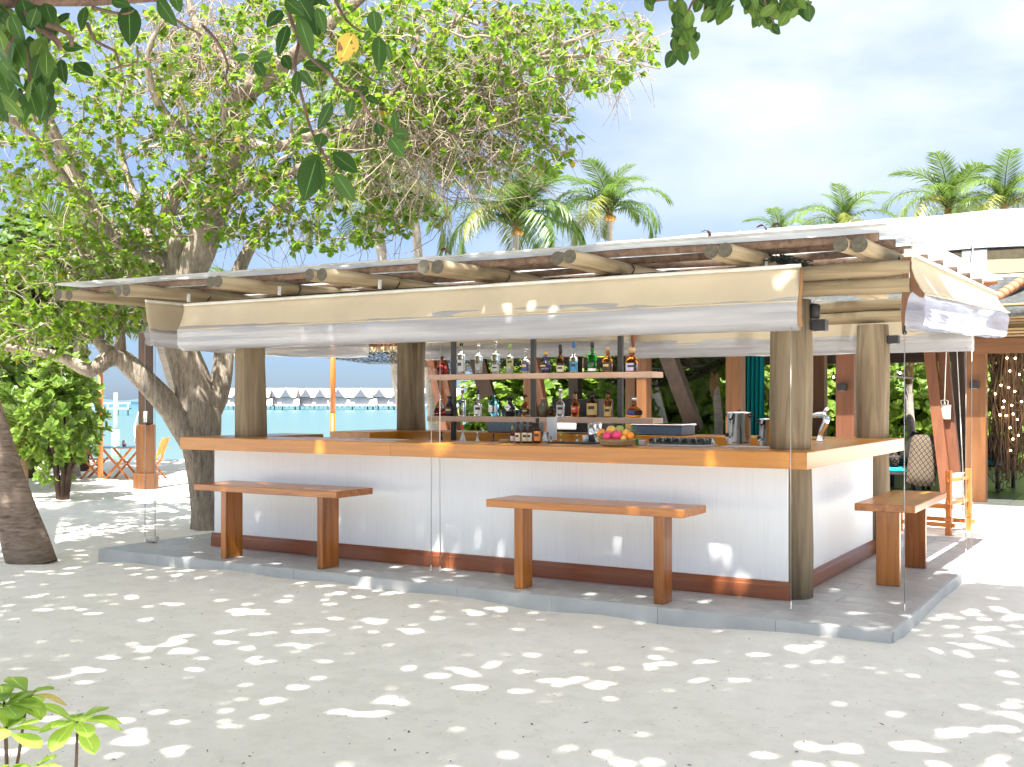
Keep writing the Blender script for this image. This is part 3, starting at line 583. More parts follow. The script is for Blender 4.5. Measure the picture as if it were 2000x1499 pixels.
T = [ # upper shelf
 ('squat dark decanter with ruby glow, leftmost on the upper shelf', 252, 225, 88, 'bulb', G['red'], None, 'black', .06, {}),
 ('tall clear bottle with black stopper, beside the left rod on the upper shelf', 405, 122, 62, 'slim', G['clear'], 'silver', 'black', .08, {}),
 ('clear bottle shading to bright blue at its foot, upper shelf', 540, 130, 60, 'slim', G['clear'], None, 'silver', .12, dict(liquid='blue2')),
 ('tallest clear bottle with frosted cap in the middle of the upper shelf left bay', 672, 115, 62, 'tall', G['clear'], 'silver', 'clear', .13, dict(lz=(.1, .3))),
 ('clear bottle with green cap and olive label, upper shelf', 783, 140, 56, 'tall', G['clear'], 'olive', 'green', .16, dict(lz=(.3, .6))),
 ('short clear bottle with navy and white label left of the middle rod, upper shelf', 906, 175, 66, 'whisky', G['clear'], 'navy', 'clear', .1, {}),
 ('round dark violet decanter with gold stopper right of the middle rod', 1062, 200, 92, 'round', G['purple'], 'gold', 'gold', .14, dict(lz=(.36, .44), sq=.7)),
 ('dark brown whisky bottle with cream label at its foot, upper shelf', 1178, 145, 62, 'whisky', G['brown'], 'cream', 'black', .13, dict(lz=(.04, .3), neckfoil='black')),
 ('clear bottle with blue and orange label and blue cap, upper shelf', 1283, 128, 62, 'whisky', G['clear'], 'blue', 'blue', .17, dict(lz=(.08, .42), liquid='orange')),
 ('green glass bottle with black cap on the upper shelf', 1427, 128, 70, 'tall', G['green'], 'white', 'black', .17, dict(lz=(.06, .16))),
 ('dark amber bourbon bottle with black label and gold cap, upper shelf', 1548, 170, 80, 'whisky', G['amber'], 'black', 'cork', .12, dict(lz=(.08, .45))),
 ('round shouldered amber bottle with lilac label and tall pourer, rightmost on the upper shelf', 1737, 178, 100, 'jug', G['amber'], 'pink', 'cork', .2, dict(lz=(.06, .45), sq=.6)),
]
for lab, x, yt, w_, shp, gl, lb_, cap, cf, kw in T:
    bottle(lab, X(x), Yv(yt), Yv(368), U, w_/4, shp, gl, lb_, cap, capf=cf, **kw)
T = [
 ('clear cone decanter with dark red drink, leftmost on the lower shelf', 236, 540, 92, 'cone', G['clear'], None, 'gold', .04, dict(liquid='red')),
 ('squat black jar behind the left rod, lower shelf', 312, 548, 70, 'jug', G['dark'], 'black', 'black', .1, {}),
 ('clear square shouldered bottle with blue seal and grey cap, lower shelf', 413, 475, 58, 'tall', G['clear'], 'navy', 'silver', .2, dict(lz=(.58, .66))),
 ('clear bottle with dark stopper and pale label, lower shelf', 533, 500, 64, 'whisky', G['clear'], 'white', 'black', .14, {}),
 ('bright turquoise square gin bottle, lower shelf', 660, 510, 76, 'square', G['blue'], 'white', 'black', .12, dict(lz=(.2, .5))),
 ('black apothecary bottle with white diamond label, lower shelf', 785, 547, 80, 'jug', G['dark'], None, 'black', .14, {}),
 ('amber rum bottle with black cap left of the middle rod, lower shelf', 903, 530, 64, 'whisky', G['amber'], 'black', 'black', .12, dict(lz=(.12, .42))),
 ('olive stoneware jug right of the middle rod, lower shelf', 1043, 555, 78, 'jug', G['olive'], None, 'cork', .05, {}),
 ('brown wicker covered jar behind the olive jug, lower shelf', 1108, 612, 62, 'jug', G['brown'], None, 'cork', .04, {}),
 ('clear bottle with red round seal and grey cap, lower shelf', 1178, 475, 66, 'whisky', G['clear'], 'silver', 'silver', .17, dict(lz=(.12, .5))),
 ('clear bottle of red spirit with white foot label, lower shelf', 1294, 490, 66, 'whisky', G['amber'], 'red', 'black', .14, dict(lz=(.2, .46))),
 ('dark brown bottle with yellow label and dark cap, lower shelf', 1426, 495, 84, 'tall', G['brown'], 'gold', 'black', .12, dict(lz=(.1, .6))),
 ('amber bottle with tan label and tall black cap, lower shelf', 1550, 475, 62, 'tall', G['amber'], 'gold', 'black', .18, dict(lz=(.05, .45))),
 ('flat round orange cognac decanter with steel stopper, rightmost on the lower shelf', 1753, 545, 132, 'round', G['orange'], 'navy', 'silver', .2, dict(lz=(.18, .45), sq=.4)),
]
for lab, x, yt, w_, shp, gl, lb_, cap, cf, kw in T:
    r = bottle(lab, X(x), Yv(yt), Yv(703), Lw, w_/4, shp, gl, lb_, cap, capf=cf, **kw)
    if 'diamond' in lab:
        D = (Vector(r.location)-CAM).dot(FW); s = 30/4*D/FPX; R_ = 40/4*D/FPX
        q = MB(); c = (0, -R_-.002, .10); q.add([(c[0]-s, c[1], c[2]), (c[0], c[1], c[2]-s*1.1), (c[0]+s, c[1], c[2]), (c[0], c[1], c[2]+s*1.1)], [(0, 1, 2, 3)]); q.add([(c[0]-s*.7, c[1]-.001, c[2]+.004), (c[0]+s*.7, c[1]-.001, c[2]+.004), (c[0]+s*.7, c[1]-.001, c[2]-.004), (c[0]-s*.7, c[1]-.001, c[2]-.004)], [(0, 3, 2, 1)], 1)
        q.obj('label', [LB['white'], LB['black']], r, local=True)
# --- things on the front counter
gr = 'bottles on the front counter'
def oncounter(px, py, z=CT): return pl(px, py, 2, z)
for lab, x, yt, w_, lb_, cap in (('left of three sauce bottles with cream and orange label', 847, 738, 46, 'cream', 'black'), ('middle of three sauce bottles with cream and orange label', 898, 736, 46, 'cream', 'black'), ('right of three sauce bottles with cream and orange label', 943, 738, 46, 'cream', 'black'), ('dark bottle with bright orange label and pourer next to the sauce bottles', 998, 710, 58, 'orange', 'black')):
    p = oncounter(X(x), Yv(905)); bottle(lab, X(x), Yv(yt), Yv(905), CT, w_/4, 'sauce', G['brown'], lb_, cap, capf=.12, Y=p.y, lz=(.1, .55), group=gr)
p = oncounter(X(803), Yv(900)); bottle('small hot sauce bottle with red and green cap on the counter', X(803), Yv(772), Yv(900), CT, 8.5, 'sauce', G['red'], 'white', 'green', capf=.2, Y=p.y, group=gr)
for lab, x, yt, yb_, w_, shp, gl, cap in (('clear bottle with red neck and steel pourer at the bar well', 415, 745, 905, 14, 'cone', G['clear'], 'red'), ('short clear bottle with grey cap at the bar well', 530, 800, 905, 12, 'cone', G['clear'], 'silver'), ('dark bottle with slim pourer at the bar well', 655, 805, 905, 11, 'cone', G['dark'], 'black'),
   ('clear carafe between orange label bottle and shakers', 1105, 820, 910, 11, 'cone', G['clear'], 'cork'), ('golden carafe with cork right of the clear carafe', 1180, 805, 910, 14, 'cone', G['yel'], 'gold'), ('clear carafe with wide foot left of the steel shakers', 1308, 805, 910, 16, 'cone', G['clear'], 'gold'), ('slim black bottle beside the left rod at the bar well', 250, 800, 905, 6, 'tall', G['dark'], 'black')):
    bottle(lab, X(x), Yv(yt), Yv(yb_), CT-.05, w_, shp, gl, None, cap, capf=.22, Y=.42, group='bottles at the bar well')
q = None
mt = tag((lambda q: (q.box((-2.25, .20, CT+.002), (-1.75, .42, CT+.012), bev=.002), q)[1])(MB()).obj('bar_mat', M['blackp'], origin=(-2, .3, CT)), 'black rubber bar mat under the carafes', 'bar mat')
def cup(label, px, py, h, r0, r1, mat, name='shaker', cat='shaker', z=CT, Y=None, group=None, rim=None):
    p = oncounter(px, py, z) if Y is None else Vector((pl(px, HY, 1, Y).x, Y, z)); r = thing(name, label, cat, (p.x, p.y, z+.001), group=group)
    q = MB(); t = .003; q.lathe([(r0, 0), (r1, h), (r1-t, h), (r0-t, t*2), (0, t*2)], 20); q.obj('cup', mat, r, local=True)
    if rim: q = MB(); q.tube([((r1)*math.cos(a), r1*math.sin(a), h) for a in [2*PI*j/20 for j in range(21)]], .002, 5, cap=False); q.obj('rim', rim, r, local=True)
    return r
cup('tall front steel cocktail shaker left of the fruit basket', X(1426), Yv(905), .175, .034, .041, M['steel'], rim=M['steel'])
cup('steel cocktail shaker half hidden behind the front shaker', X(1470), Yv(893), .175, .034, .041, M['steel'], rim=M['steel'])
cup('small white cup on the bar mat beside the shakers', X(1380), Yv(903), .07, .03, .036, mplain('white china', (.8, .8, .78), .2), 'cup', 'cup')
cup('clear tumbler beside the orange label bottle', X(1058), Yv(895), .09, .028, .034, G['clear'], 'drinking_glass', 'glass')
wt = thing('paper_roll', 'white paper towel roll standing behind the carafes', 'paper roll', (*oncounter(X(1112), Yv(880))[:2], CT+.001))
q = MB(); q.lathe([(.05, 0), (.05, .22), (.018, .22), (.018, .02)], 20); q.obj('roll', M['white'], wt, local=True); q = MB(); q.lathe([(.017, 0), (.017, .225), (0, .225)], 10); q.obj('core', CP['cork'], wt, local=True)
cs = thing('coaster_stack', 'round stack of cork coasters left of the sauce bottles', 'coasters', (*oncounter(X(745), Yv(900))[:2], CT+.001))
for k in range(4): q = MB(); q.lathe([(.05, k*.008), (.05, k*.008+.007), (0, k*.008+.007)], 18, (rng.uniform(-.003, .003), rng.uniform(-.003, .003), 0)); q.obj('coaster', pcol('cork coaster', (.48, .32, .18), .8), cs, local=True)
# fruit basket
bp = oncounter(1205, 871); D = (bp-CAM).dot(FW); bk = thing('fruit_basket', 'shallow woven basket piled with tropical fruit on the counter', 'basket', (bp.x, bp.y, CT+.001))
Rb = 36*D/FPX; M['wick'] = mwood('woven cane', (.30, .19, .085), (.52, .36, .19), 'X', .7, 3, .3, .3)
q = MB(); q.lathe([(Rb*.72, .002), (Rb*.80, .004), (Rb*.98, .05), (Rb*1.0, .055), (Rb*.94, .053), (Rb*.74, .012), (0, .012)], 28); q.obj('bowl', M['wick'], bk, local=True)
for k in range(6):
    z = .010+.0085*k; rr = Rb*(.82+.16*(z/.05)); q = MB(); q.tube([((rr+.003*(-1)**(j+k))*math.cos(2*PI*j/44), (rr+.003*(-1)**(j+k))*math.sin(2*PI*j/44), z) for j in range(45)], .0048, 5, cap=False); q.obj('strand', M['wick'], bk, local=True)
FR = dict(orange=mplain('orange peel', (.85, .28, .02), .45, bumps=.3, scale=40), mango=mplain('mango skin', (.80, .40, .06), .4, var=.25, scale=14), kiwi=mplain('brown fuzzy skin', (.20, .13, .05), .9, bumps=.4, scale=40), green=mplain('lime green skin', (.30, .33, .08), .5), dragon=mplain('pink dragon fruit skin', (.72, .035, .16), .45, var=.25, scale=12), papaya=mplain('yellow papaya skin', (.80, .45, .10), .4, var=.3, scale=8))
fl = MB()
def fruit(name, label, dx, dz, r, mat, sz=1, dy=0):
    x, y = dx*D/FPX, dy; o = MB(); o.ball((0, 0, 0), r, 16, sz=sz); f = o.obj(name, FR[mat]); f.location = (bp.x+x*.9, bp.y+x*.5*0+y, CT+dz); f.rotation_euler = (rng.uniform(0, .6), rng.uniform(0, .5), 0)
    tag(f, label, 'fruit', 'fruit in the basket'); return f
fs = 1/4
fruit('orange', 'large orange at the left of the fruit basket', (1480-1625)*fs, .095, .045, 'orange'); fruit('kiwi', 'brown kiwi low at the left front of the basket', (1515-1625)*fs, .075, .03, 'kiwi', 1.2, -.06)
fruit('mango', 'yellow mango on top left of the fruit pile', (1555-1625)*fs, .12, .045, 'papaya', 1.1, .03); fruit('mango', 'orange red mango in the middle of the pile', (1585-1625)*fs, .108, .045, 'mango', 1.1, -.005)
fruit('sapodilla', 'greenish brown round fruit at the top of the pile', (1640-1625)*fs, .135, .04, 'green', .95, .02); fruit('orange', 'orange at the right end of the fruit basket', (1748-1625)*fs, .085, .036, 'orange'); fruit('mango', 'peach coloured fruit between pink fruit and right orange', (1700-1625)*fs, .10, .04, 'mango', 1, .02); fruit('lime', 'small pale orange fruit low right of the basket', (1715-1625)*fs, .065, .028, 'mango', 1, -.06)
for lab, dx in (('left pink dragon fruit at the basket front', 1572), ('right pink dragon fruit at the basket front', 1660)):
    f = fruit('dragon_fruit', lab, (dx-1625)*fs, .082 if dx < 1600 else .092, .04, 'dragon', 1.1, -.075)
    q = MB()
    for k in range(14):
        a = k*2.4; zz = -.028+.058*k/13; rr = .04*math.sqrt(max(0, 1-(zz/.045)**2)); d = Vector((math.cos(a), math.sin(a), .6)).normalized(); p = Vector((rr*math.cos(a), rr*math.sin(a), zz)); t = Vector((-math.sin(a), math.cos(a), 0))*.008
        q.add([p-t, p+t, p+d*.02], [(0, 1, 2)])
    s = q.obj('scale', FR['green'], f, local=True); stuff(s)
lf_ = thing('palm_leaf_garnish', 'small green palm leaf stuck at the right of the fruit basket', 'leaf garnish', (bp.x+24*D/FPX, bp.y+.03, CT+.06))
M['frond'] = mleaf('palm leaflet green', (.04, .085, .012), (.105, .165, .026), .28, rough=.4); M['frondy'] = mleaf('palm leaflet yellow green', (.08, .11, .016), (.16, .17, .03), .28, rough=.45)
for k in range(9):
    a = -.9+k*.25; q = MB(); d = Vector((math.sin(a)*.9, .1*math.sin(k), math.cos(a))); L_ = .16-.008*abs(k-4); s = d.cross(Vector((0, 1, 0))).normalized()*.006; q.add([-s, s, d*L_*.6+s*.8, d*L_, d*L_*.6-s*.8], [(0, 1, 2, 3, 4)]); q.obj('leaflet', M['frond'], lf_, local=True)
pk = oncounter(X(1795), Yv(920)); nk = thing('napkin_holder', 'little green and white napkin pack right of the fruit basket', 'napkins', (pk.x, pk.y, CT+.001)); q = MB(); q.box((-.03, -.02, 0), (-.003, .03, .055), bev=.003); q.obj('green_pack', pcol('bright green pack', (.05, .30, .08)), nk, local=True); q = MB(); q.box((.0, -.02, 0), (.05, .03, .045), bev=.004); q.obj('napkins', M['white'], nk, local=True)
# stainless urns
def urn(label, px, py, wpx, hpx, Y=None):
    p = oncounter(px, py) if Y is None else Vector((pl(px, HY, 1, Y).x, Y, CT)); D = (p-CAM).dot(FW); R_ = wpx*D/FPX/2; H = hpx*D/FPX; r = thing('drink_urn', label, 'drinks urn', (p.x, p.y, CT+.001), rz=-.2, group='stainless drink urns')
    q = MB(); q.lathe([(R_*.92, 0), (R_*.95, .01), (R_*.95, .03), (R_, .035), (R_, H*.90), (R_*1.05, H*.905), (R_*1.05, H*.925), (R_, H*.93)], 32); q.obj('body', M['steel'], r, local=True)
    q = MB(); q.lathe([(R_*1.04, H*.926), (R_*1.02, H*.94), (R_*.5, H*.965), (0, H*.97)], 28, cap=False); q.obj('lid', M['steel'], r, local=True)
    q = MB(); q.lathe([(.008, H*.965), (.008, H*.985), (.02, H*.99), (.02, H*1.01), (0, H*1.015)], 12); q.obj('knob', M['blackp'], r, local=True)
    for s in (-1, 1): q = MB(); q.tube([(s*R_*1.0, 0, H*.80), (s*(R_+.035), 0, H*.84), (s*(R_+.04), 0, H*.875), (s*R_*1.02, 0, H*.90)], .008, 6); q.obj('handle', M['blackp'], r, local=True)
    q = MB(); q.tube([(-R_*.3, -R_*.93, H*.22), (-R_*.3, -R_-.04, H*.22), (-R_*.3, -R_-.045, H*.12)], .011, 8); q.obj('tap', M['steel'], r, local=True); q = MB(); q.box((-R_*.3-.01, -R_-.06, H*.24), (-R_*.3+.01, -R_-.03, H*.34)); q.obj('tap_lever', M['blackp'], r, local=True)
    q = MB(); q.tube([(-R_*.15, -R_-.012, H*.18), (-R_*.15, -R_-.012, H*.72)], .007, 8); q.obj('sight_glass', G['clear'], r, local=True); q = MB(); q.lathe([(.014, H*.72), (.014, H*.76), (0, H*.77)], 10, (-R_*.15, -R_-.012, 0)); q.obj('sight_cap', M['blackp'], r, local=True); return r
urn('stainless steel drinks urn with lid on the counter left of the thick log post', 1443, 868, 46, 66); urn('second steel urn almost hidden behind the front right log post', 1500, 872, 34, 55, Y=.75)
tp_ = oncounter(1602, 862); tr_ = thing('beer_tap', 'curved chrome beer tap on the right-hand counter', 'beer tap', (tp_.x, tp_.y, CT+.001))
q = MB(); q.lathe([(.05, 0), (.05, .008), (.03, .012), (.026, .05)], 18); q.obj('foot', M['steel'], tr_, local=True)
q = MB(); q.tube([(0, 0, .04), (.012, 0, .10), (.045, 0, .16), (.06, 0, .21), (.03, 0, .25), (-.03, 0, .245), (-.09, 0, .235)], [.024, .026, .032, .036, .032, .026, .02], 12); q.obj('column', M['steel'], tr_, local=True)
q = MB(); q.tube([(.02, 0, .255), (.05, 0, .29), (.075, 0, .315)], [.012, .018, .014], 8); q.obj('handle', M['steel'], tr_, local=True); q = MB(); q.tube([(-.08, 0, .235), (-.095, 0, .21), (-.095, 0, .18)], .009, 8); q.obj('spout', M['steel'], tr_, local=True)
# drip tray with glasses turned upside down
gp = Vector((-1.0, .32, CT)); ty = thing('glass_tray', 'white tray crowded with upside-down tumblers left of the urn', 'tray', (gp.x, gp.y, CT+.001))
q = MB(); q.box((-.26, -.14, 0), (.26, .16, .012), bev=.003); q.obj('tray', M['white'], ty, local=True)
tg = MB(); tg.lathe([(.033, 0), (.028, .05), (.0, .05)], 14, cap=False); tme = tg.mesh('tumbler', G['clear']); k = 0
for i in range(7):
    for j in range(4):
        o = bpy.data.objects.new('tumbler', tme); COL.objects.link(o); o.location = (gp.x-.225+i*.074, gp.y-.10+j*.074, CT+.0145); tag(o, 'small clear tumbler upside down on the white tray left of the urn', 'glass', 'tumblers on the white tray'); k += 1
sg = MB(); sg.box((-.2, -.12, 0), (.25, .15, .006)); o = sg.obj('drip_mat', mplain('pebbled grey drip mat', (.45, .47, .48), .3, var=.5, scale=60, bumps=.6), origin=None); o.location = (-.42, .30, CT+.001); tag(o, 'pebbled silver drip mat between urn and thick post', 'drip mat')
# white folded cloths / cards at the left of the counter
o = MB(); o.box((-.28, -.06, 0), (.28, .06, .004)); o = o.obj('menu_card', M['white']); o.location = (-4.9, .24, CT+.001); tag(o, 'long white card lying on the left part of the counter', 'card')
o = MB(); o.box((-.28, -.08, 0), (.28, .08, .004)); o = o.obj('menu_card', M['white']); o.location = (-4.1, .2, CT+.001); o.rotation_euler = (0, 0, .05); tag(o, 'long white card lying nearer the middle of the counter', 'card')
# bar back equipment between the rods
eq = thing('coffee_machine', 'dark espresso machine low behind the bottle shelves', 'coffee machine', (-3.2, 2.9, CT+.001))
q = MB(); q.box((-.35, -.2, .02), (.25, .2, .40), bev=.01); q.obj('housing', M['blackp'], eq, local=True); q = MB(); q.box((-.30, -.22, .05), (-.02, -.2, .2)); q.obj('drip_panel', M['steel'], eq, local=True)
for s in (-1, 1): q = MB(); q.tube([(s*.12-.05, -.2, .22), (s*.12-.05, -.3, .21)], .012, 6); q.obj('filter_handle', M['black'], eq, local=True)
bx = thing('glass_rack', 'dark grey plastic rack of glasses behind the lower shelf', 'rack', (-4.15, 2.9, CT+.001))
q = MB(); q.box((-.28, -.2, 0), (.28, .2, .16), bev=.01); q.obj('crate', mplain('slate blue plastic', (.10, .14, .19), .5), bx, local=True)
for i in range(5):
    for j in range(2): q = MB(); q.lathe([(.03, .165), (.036, .27), (.034, .27), (.028, .17)], 12, (-.2+.1*i, -.08+.14*j, 0)); q.obj('glass', G['clear'], bx, local=True)
bx2 = thing('ice_bin', 'slate blue bin on the back counter behind the carafes', 'bin', (-2.25, 2.9, CT+.001)); q = MB(); q.box((-.3, -.2, 0), (.3, .2, .11), bev=.01); q.obj('bin', pcol('slate blue', (.06, .09, .14)), bx2, local=True); q = MB(); q.box((-.31, -.21, .111), (.31, .21, .125), bev=.005); q.obj('lid', M['steel'], bx2, local=True)
# smooth iron pole of the near parasol seen through the bar
# ---------------------------------------------------------------- restaurant pavilion
ZF = 0.02
rs = thing('restaurant_pavilion', 'open timber restaurant pavilion with dark ceiling and white raised roof', 'building', (-3, 12, 0))
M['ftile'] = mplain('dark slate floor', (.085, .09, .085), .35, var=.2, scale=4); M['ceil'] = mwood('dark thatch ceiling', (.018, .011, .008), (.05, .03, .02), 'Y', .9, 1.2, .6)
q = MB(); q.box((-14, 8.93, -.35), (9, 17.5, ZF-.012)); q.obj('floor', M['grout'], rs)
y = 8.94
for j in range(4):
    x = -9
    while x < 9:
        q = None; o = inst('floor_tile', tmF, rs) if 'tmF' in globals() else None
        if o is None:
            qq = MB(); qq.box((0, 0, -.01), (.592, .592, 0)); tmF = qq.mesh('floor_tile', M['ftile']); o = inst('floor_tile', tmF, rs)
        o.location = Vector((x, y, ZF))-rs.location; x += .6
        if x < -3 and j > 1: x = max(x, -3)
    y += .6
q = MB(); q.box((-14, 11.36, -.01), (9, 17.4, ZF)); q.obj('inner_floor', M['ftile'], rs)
x = -9.0
while x < 9:
    q = MB(); q.box((x+.003, 8.90, -.3), (x+.897, 8.935, ZF-.004), bev=.003); q.obj('plinth_slab', mpl if 'mpl' in globals() else globals().setdefault('mpl', mplain('plinth stone', (.21, .22, .215), .6, var=.12)), rs); x += .9
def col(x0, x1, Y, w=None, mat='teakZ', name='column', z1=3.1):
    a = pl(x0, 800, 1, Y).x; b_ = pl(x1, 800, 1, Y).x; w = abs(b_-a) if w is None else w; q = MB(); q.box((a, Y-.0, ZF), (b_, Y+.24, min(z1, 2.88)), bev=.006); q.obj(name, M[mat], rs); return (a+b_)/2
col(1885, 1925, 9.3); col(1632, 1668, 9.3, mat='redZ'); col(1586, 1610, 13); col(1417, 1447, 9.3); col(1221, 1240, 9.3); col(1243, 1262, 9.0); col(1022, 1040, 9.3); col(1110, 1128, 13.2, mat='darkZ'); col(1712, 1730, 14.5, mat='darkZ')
def brace(a, ya, b_, yb, Ya, Yb, w=.2, d=.16, mat='darkZ'):
    p = pl(a, ya, 1, Ya); r_ = pl(b_, yb, 1, Yb); q = MB(); e = (p-r_).normalized(); q.obox(r_, p+e*.5, w, d, up=(0, 1, 0)); q.obj('brace', M[mat], rs)
brace(1307, 700, 1358, 838, 9.6, 10.4, .27, .2, 'darkZ'); brace(1817, 695, 1852, 985, 9.4, 9.1, .16, .16, 'redZ'); brace(1843, 695, 1872, 985, 9.55, 9.25, .15, .15, 'redZ')
brace(842, 700, 872, 850, 9.3, 9.7, .17, .14, 'redZ'); brace(862, 700, 892, 850, 9.4, 9.8, .17, .14, 'redZ'); brace(930, 690, 952, 775, 10.5, 10.5, .35, .1, 'darkZ'); brace(1042, 690, 1070, 850, 9.3, 9.6, .16, .14, 'redZ')
brace(1872, 700, 1880, 1000, 10.4, 10.4, .2, .2, 'darkZ')
q = MB(); q.obox(pl(1276, 745, 1, 15), pl(1308, 850, 1, 15)-UP*.4, .2, .1, (0, 1, 0)); q.obj('white_prop', M['white'], rs)
q = MB(); q.box((-14, 9.32, 2.62), (9, 9.5, 2.86)); q.obj('eave_beam', M['teakX'], rs); q = MB(); q.box((-12, 15.6, 2.35), (9, 15.8, 2.6)); q.obj('rear_beam', M['darkX'], rs)
q = MB(); q.box((-12, 12.6, 2.62), (9, 12.8, 2.85)); q.obj('mid_beam', M['darkX'], rs)
for k in range(24): x = -9.4+k*.78; q = MB(); q.box((x, 9.5, 2.90), (x+.09, 15.8, 2.995)); q.obj('ceiling_joist', M['darkY'], rs)
for k in range(9): q = MB(); z = 2.42+.0*k; q.tube([(-9, 11.5+k*.5, 2.5+.02*k), (8, 11.5+k*.5, 2.48+.02*k)], .02, 5); q.obj('batten', M['purlin'], rs)
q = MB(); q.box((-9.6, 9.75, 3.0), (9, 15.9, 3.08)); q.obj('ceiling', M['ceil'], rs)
# lower thatch slope, hip with terracotta ridge tiles, white raised roof
M['thatch'] = mplain('dark shingle', (.05, .055, .055), .95, var=.5, scale=14, bumps=.7); M['terra'] = mplain('terracotta', (.40, .165, .085), .7, var=.25, scale=8); M['whiter'] = mfabric('white roof membrane', (.47, .49, .495), .12, var=.04, weave=60)
e0, e1 = pl(1935, 590, 1, 9.2), pl(2060, 506, 1, 10.6)
def shingle(u, t):
    a = Vector((-9.4, 8.6, 2.98)); p = Vector((-9.4+19*u, 8.6+2.25*t, 2.74+.70*t)); p.z += .012*math.sin(u*300+t*9); return p
q = MB(); q.grid(shingle, 40, 14, thick=(0, 0, .10)); q.obj('shingle_slope', M['thatch'], rs)
for k in range(14):
    f = k/13; p = e0.lerp(e1, f); n_ = (e1-e0).normalized(); q = MB(); q.tube([p-n_*.02, p+n_*((e1-e0).length/13*1.12)], [.085, .072], 12); q.obj('ridge_tile', M['terra'], rs)
for (px, py) in ((1921, 547), (1921, 556), (1936, 551)):
    p = pl(px, py, 1, 9.4); q = MB(); q.tube([p+Vector((-.10, 0, 0)), p+Vector((.08, .02, .02))], .055, 10); q.obj('ridge_tile', M['terra'], rs)
W0 = pl(1180, 478, 1, 10.4); 
q = MB(); q.box((-7.5, 10.9, 3.2), (9, 11.0, 3.60), bev=.01); q.obj('parapet', M['whiter'], rs)
M['tanw'] = mplain('tan woven panel', (.33, .28, .18), .8, var=.15, scale=20, bumps=.3)
xx = [-7.4]
for px in (1840, 1903): pass
xa, xb, xc = pl(1848, 500, 1, 10.9).x, pl(1882, 500, 1, 10.9).x, pl(1927, 500, 1, 10.9).x
xs2 = sorted([xb+k*(-1.55) for k in range(5)]+[xb+1.55*k for k in range(1, 5)])
for x in xs2: q = MB(); q.box((x-.02, 10.86, 3.60), (x+.36, 10.98, 4.02)); q.obj('clerestory_post', M['whiter'], rs); q = MB(); q.box((x+.36, 10.93, 3.62), (x+1.53, 10.96, 4.0)); q.obj('woven_panel', M['tanw'], rs)
def memb(u, t): x = -7.6+17*u; return Vector((x, 10.84+1.3*t, 4.03+.80*t+.01*math.sin(u*60)+.03*math.sin(t*PI)*math.sin(u*9)))
q = MB(); q.grid(memb, 60, 8, thick=(0, 0, .02)); q.obj('white_roof', M['whiter'], rs)
for k in range(8): x = -6.6+k*2.1; q = MB(); q.tube([(x, 10.85, 4.06), (x, 11.5, 4.46), (x, 12.14, 4.86)], .012, 5); q.obj('roof_seam', M['whiter'], rs)
q = MB(); q.box((-7.6, 12.2, 3.3), (9.4, 12.3, 4.78)); q.obj('rear_wall', M['whiter'], rs)
q = MB(); p0, p1 = pl(1900, 436, 1, 10.8), pl(1895, 540, 1, 10.2); q.tube([p0, p0.lerp(p1, .3)], .012, 6); q.tube([p0.lerp(p1, .3), p0.lerp(p1, .6)+RT*.03, p1], .005, 5); q.obj('stay_rope', M['white'], rs)
bb = thing('bamboo_blind', 'tan ribbed cane blind rolled under the restaurant eave at the far right', 'blind', (2, 8.8, 2.6))
xl_ = pl(1932, 610, 1, 8.85).x
for k in range(11):
    z = 2.92-.043*k; q = MB(); yy = 8.78+.03*math.sin(k*1.3); q.tube([(xl_, yy, z), (xl_+2.5, yy, z+.02), (xl_+5, yy, z)], .024, 6); q.obj('slat', M['tanb'] if 'tanb' in M else M.setdefault('tanb', mwood('cane slat', (.26, .165, .075), (.42, .29, .15), 'X', .6, 1, .2, .3)), bb)
q = MB(); q.box((xl_-.35, 8.95, 2.24), (xl_+5, 9.05, 2.46)); q.obj('pelmet', M['teakX'], bb)
# lamps on columns
for lab, px, py, Y in (('black cube lamp on the red brown column between the two log posts', 1645, 757, 9.24), ('black cube lamp on the wide brown column at far right', 1903, 752, 9.24)):
    p = pl(px, py, 1, Y); cube_lamp(lab, p, .13, (0, 1))
# teal curtain
tc_ = thing('curtain', 'teal green curtain hanging inside the restaurant behind the urn', 'curtain', (pl(1470, 780, 1, 10.2).x, 10.2, ZF))
a, b_ = pl(1448, 700, 1, 10.2).x, pl(1492, 700, 1, 10.2).x
q = MB(); q.grid(lambda u, t: Vector((a+(b_-a)*u, 10.2+.05*math.sin(u*34+.6*math.sin(t*4)), .06+2.6*t)), 60, 8, thick=(0, .006, 0)); q.obj('drape', mfabric('teal curtain cloth', (.0, .13, .14), .15), tc_)
q = MB(); q.tube([(a-.1, 10.2, 2.68), (b_+.1, 10.2, 2.68)], .015, 6); q.obj('rail', M['black'], tc_)
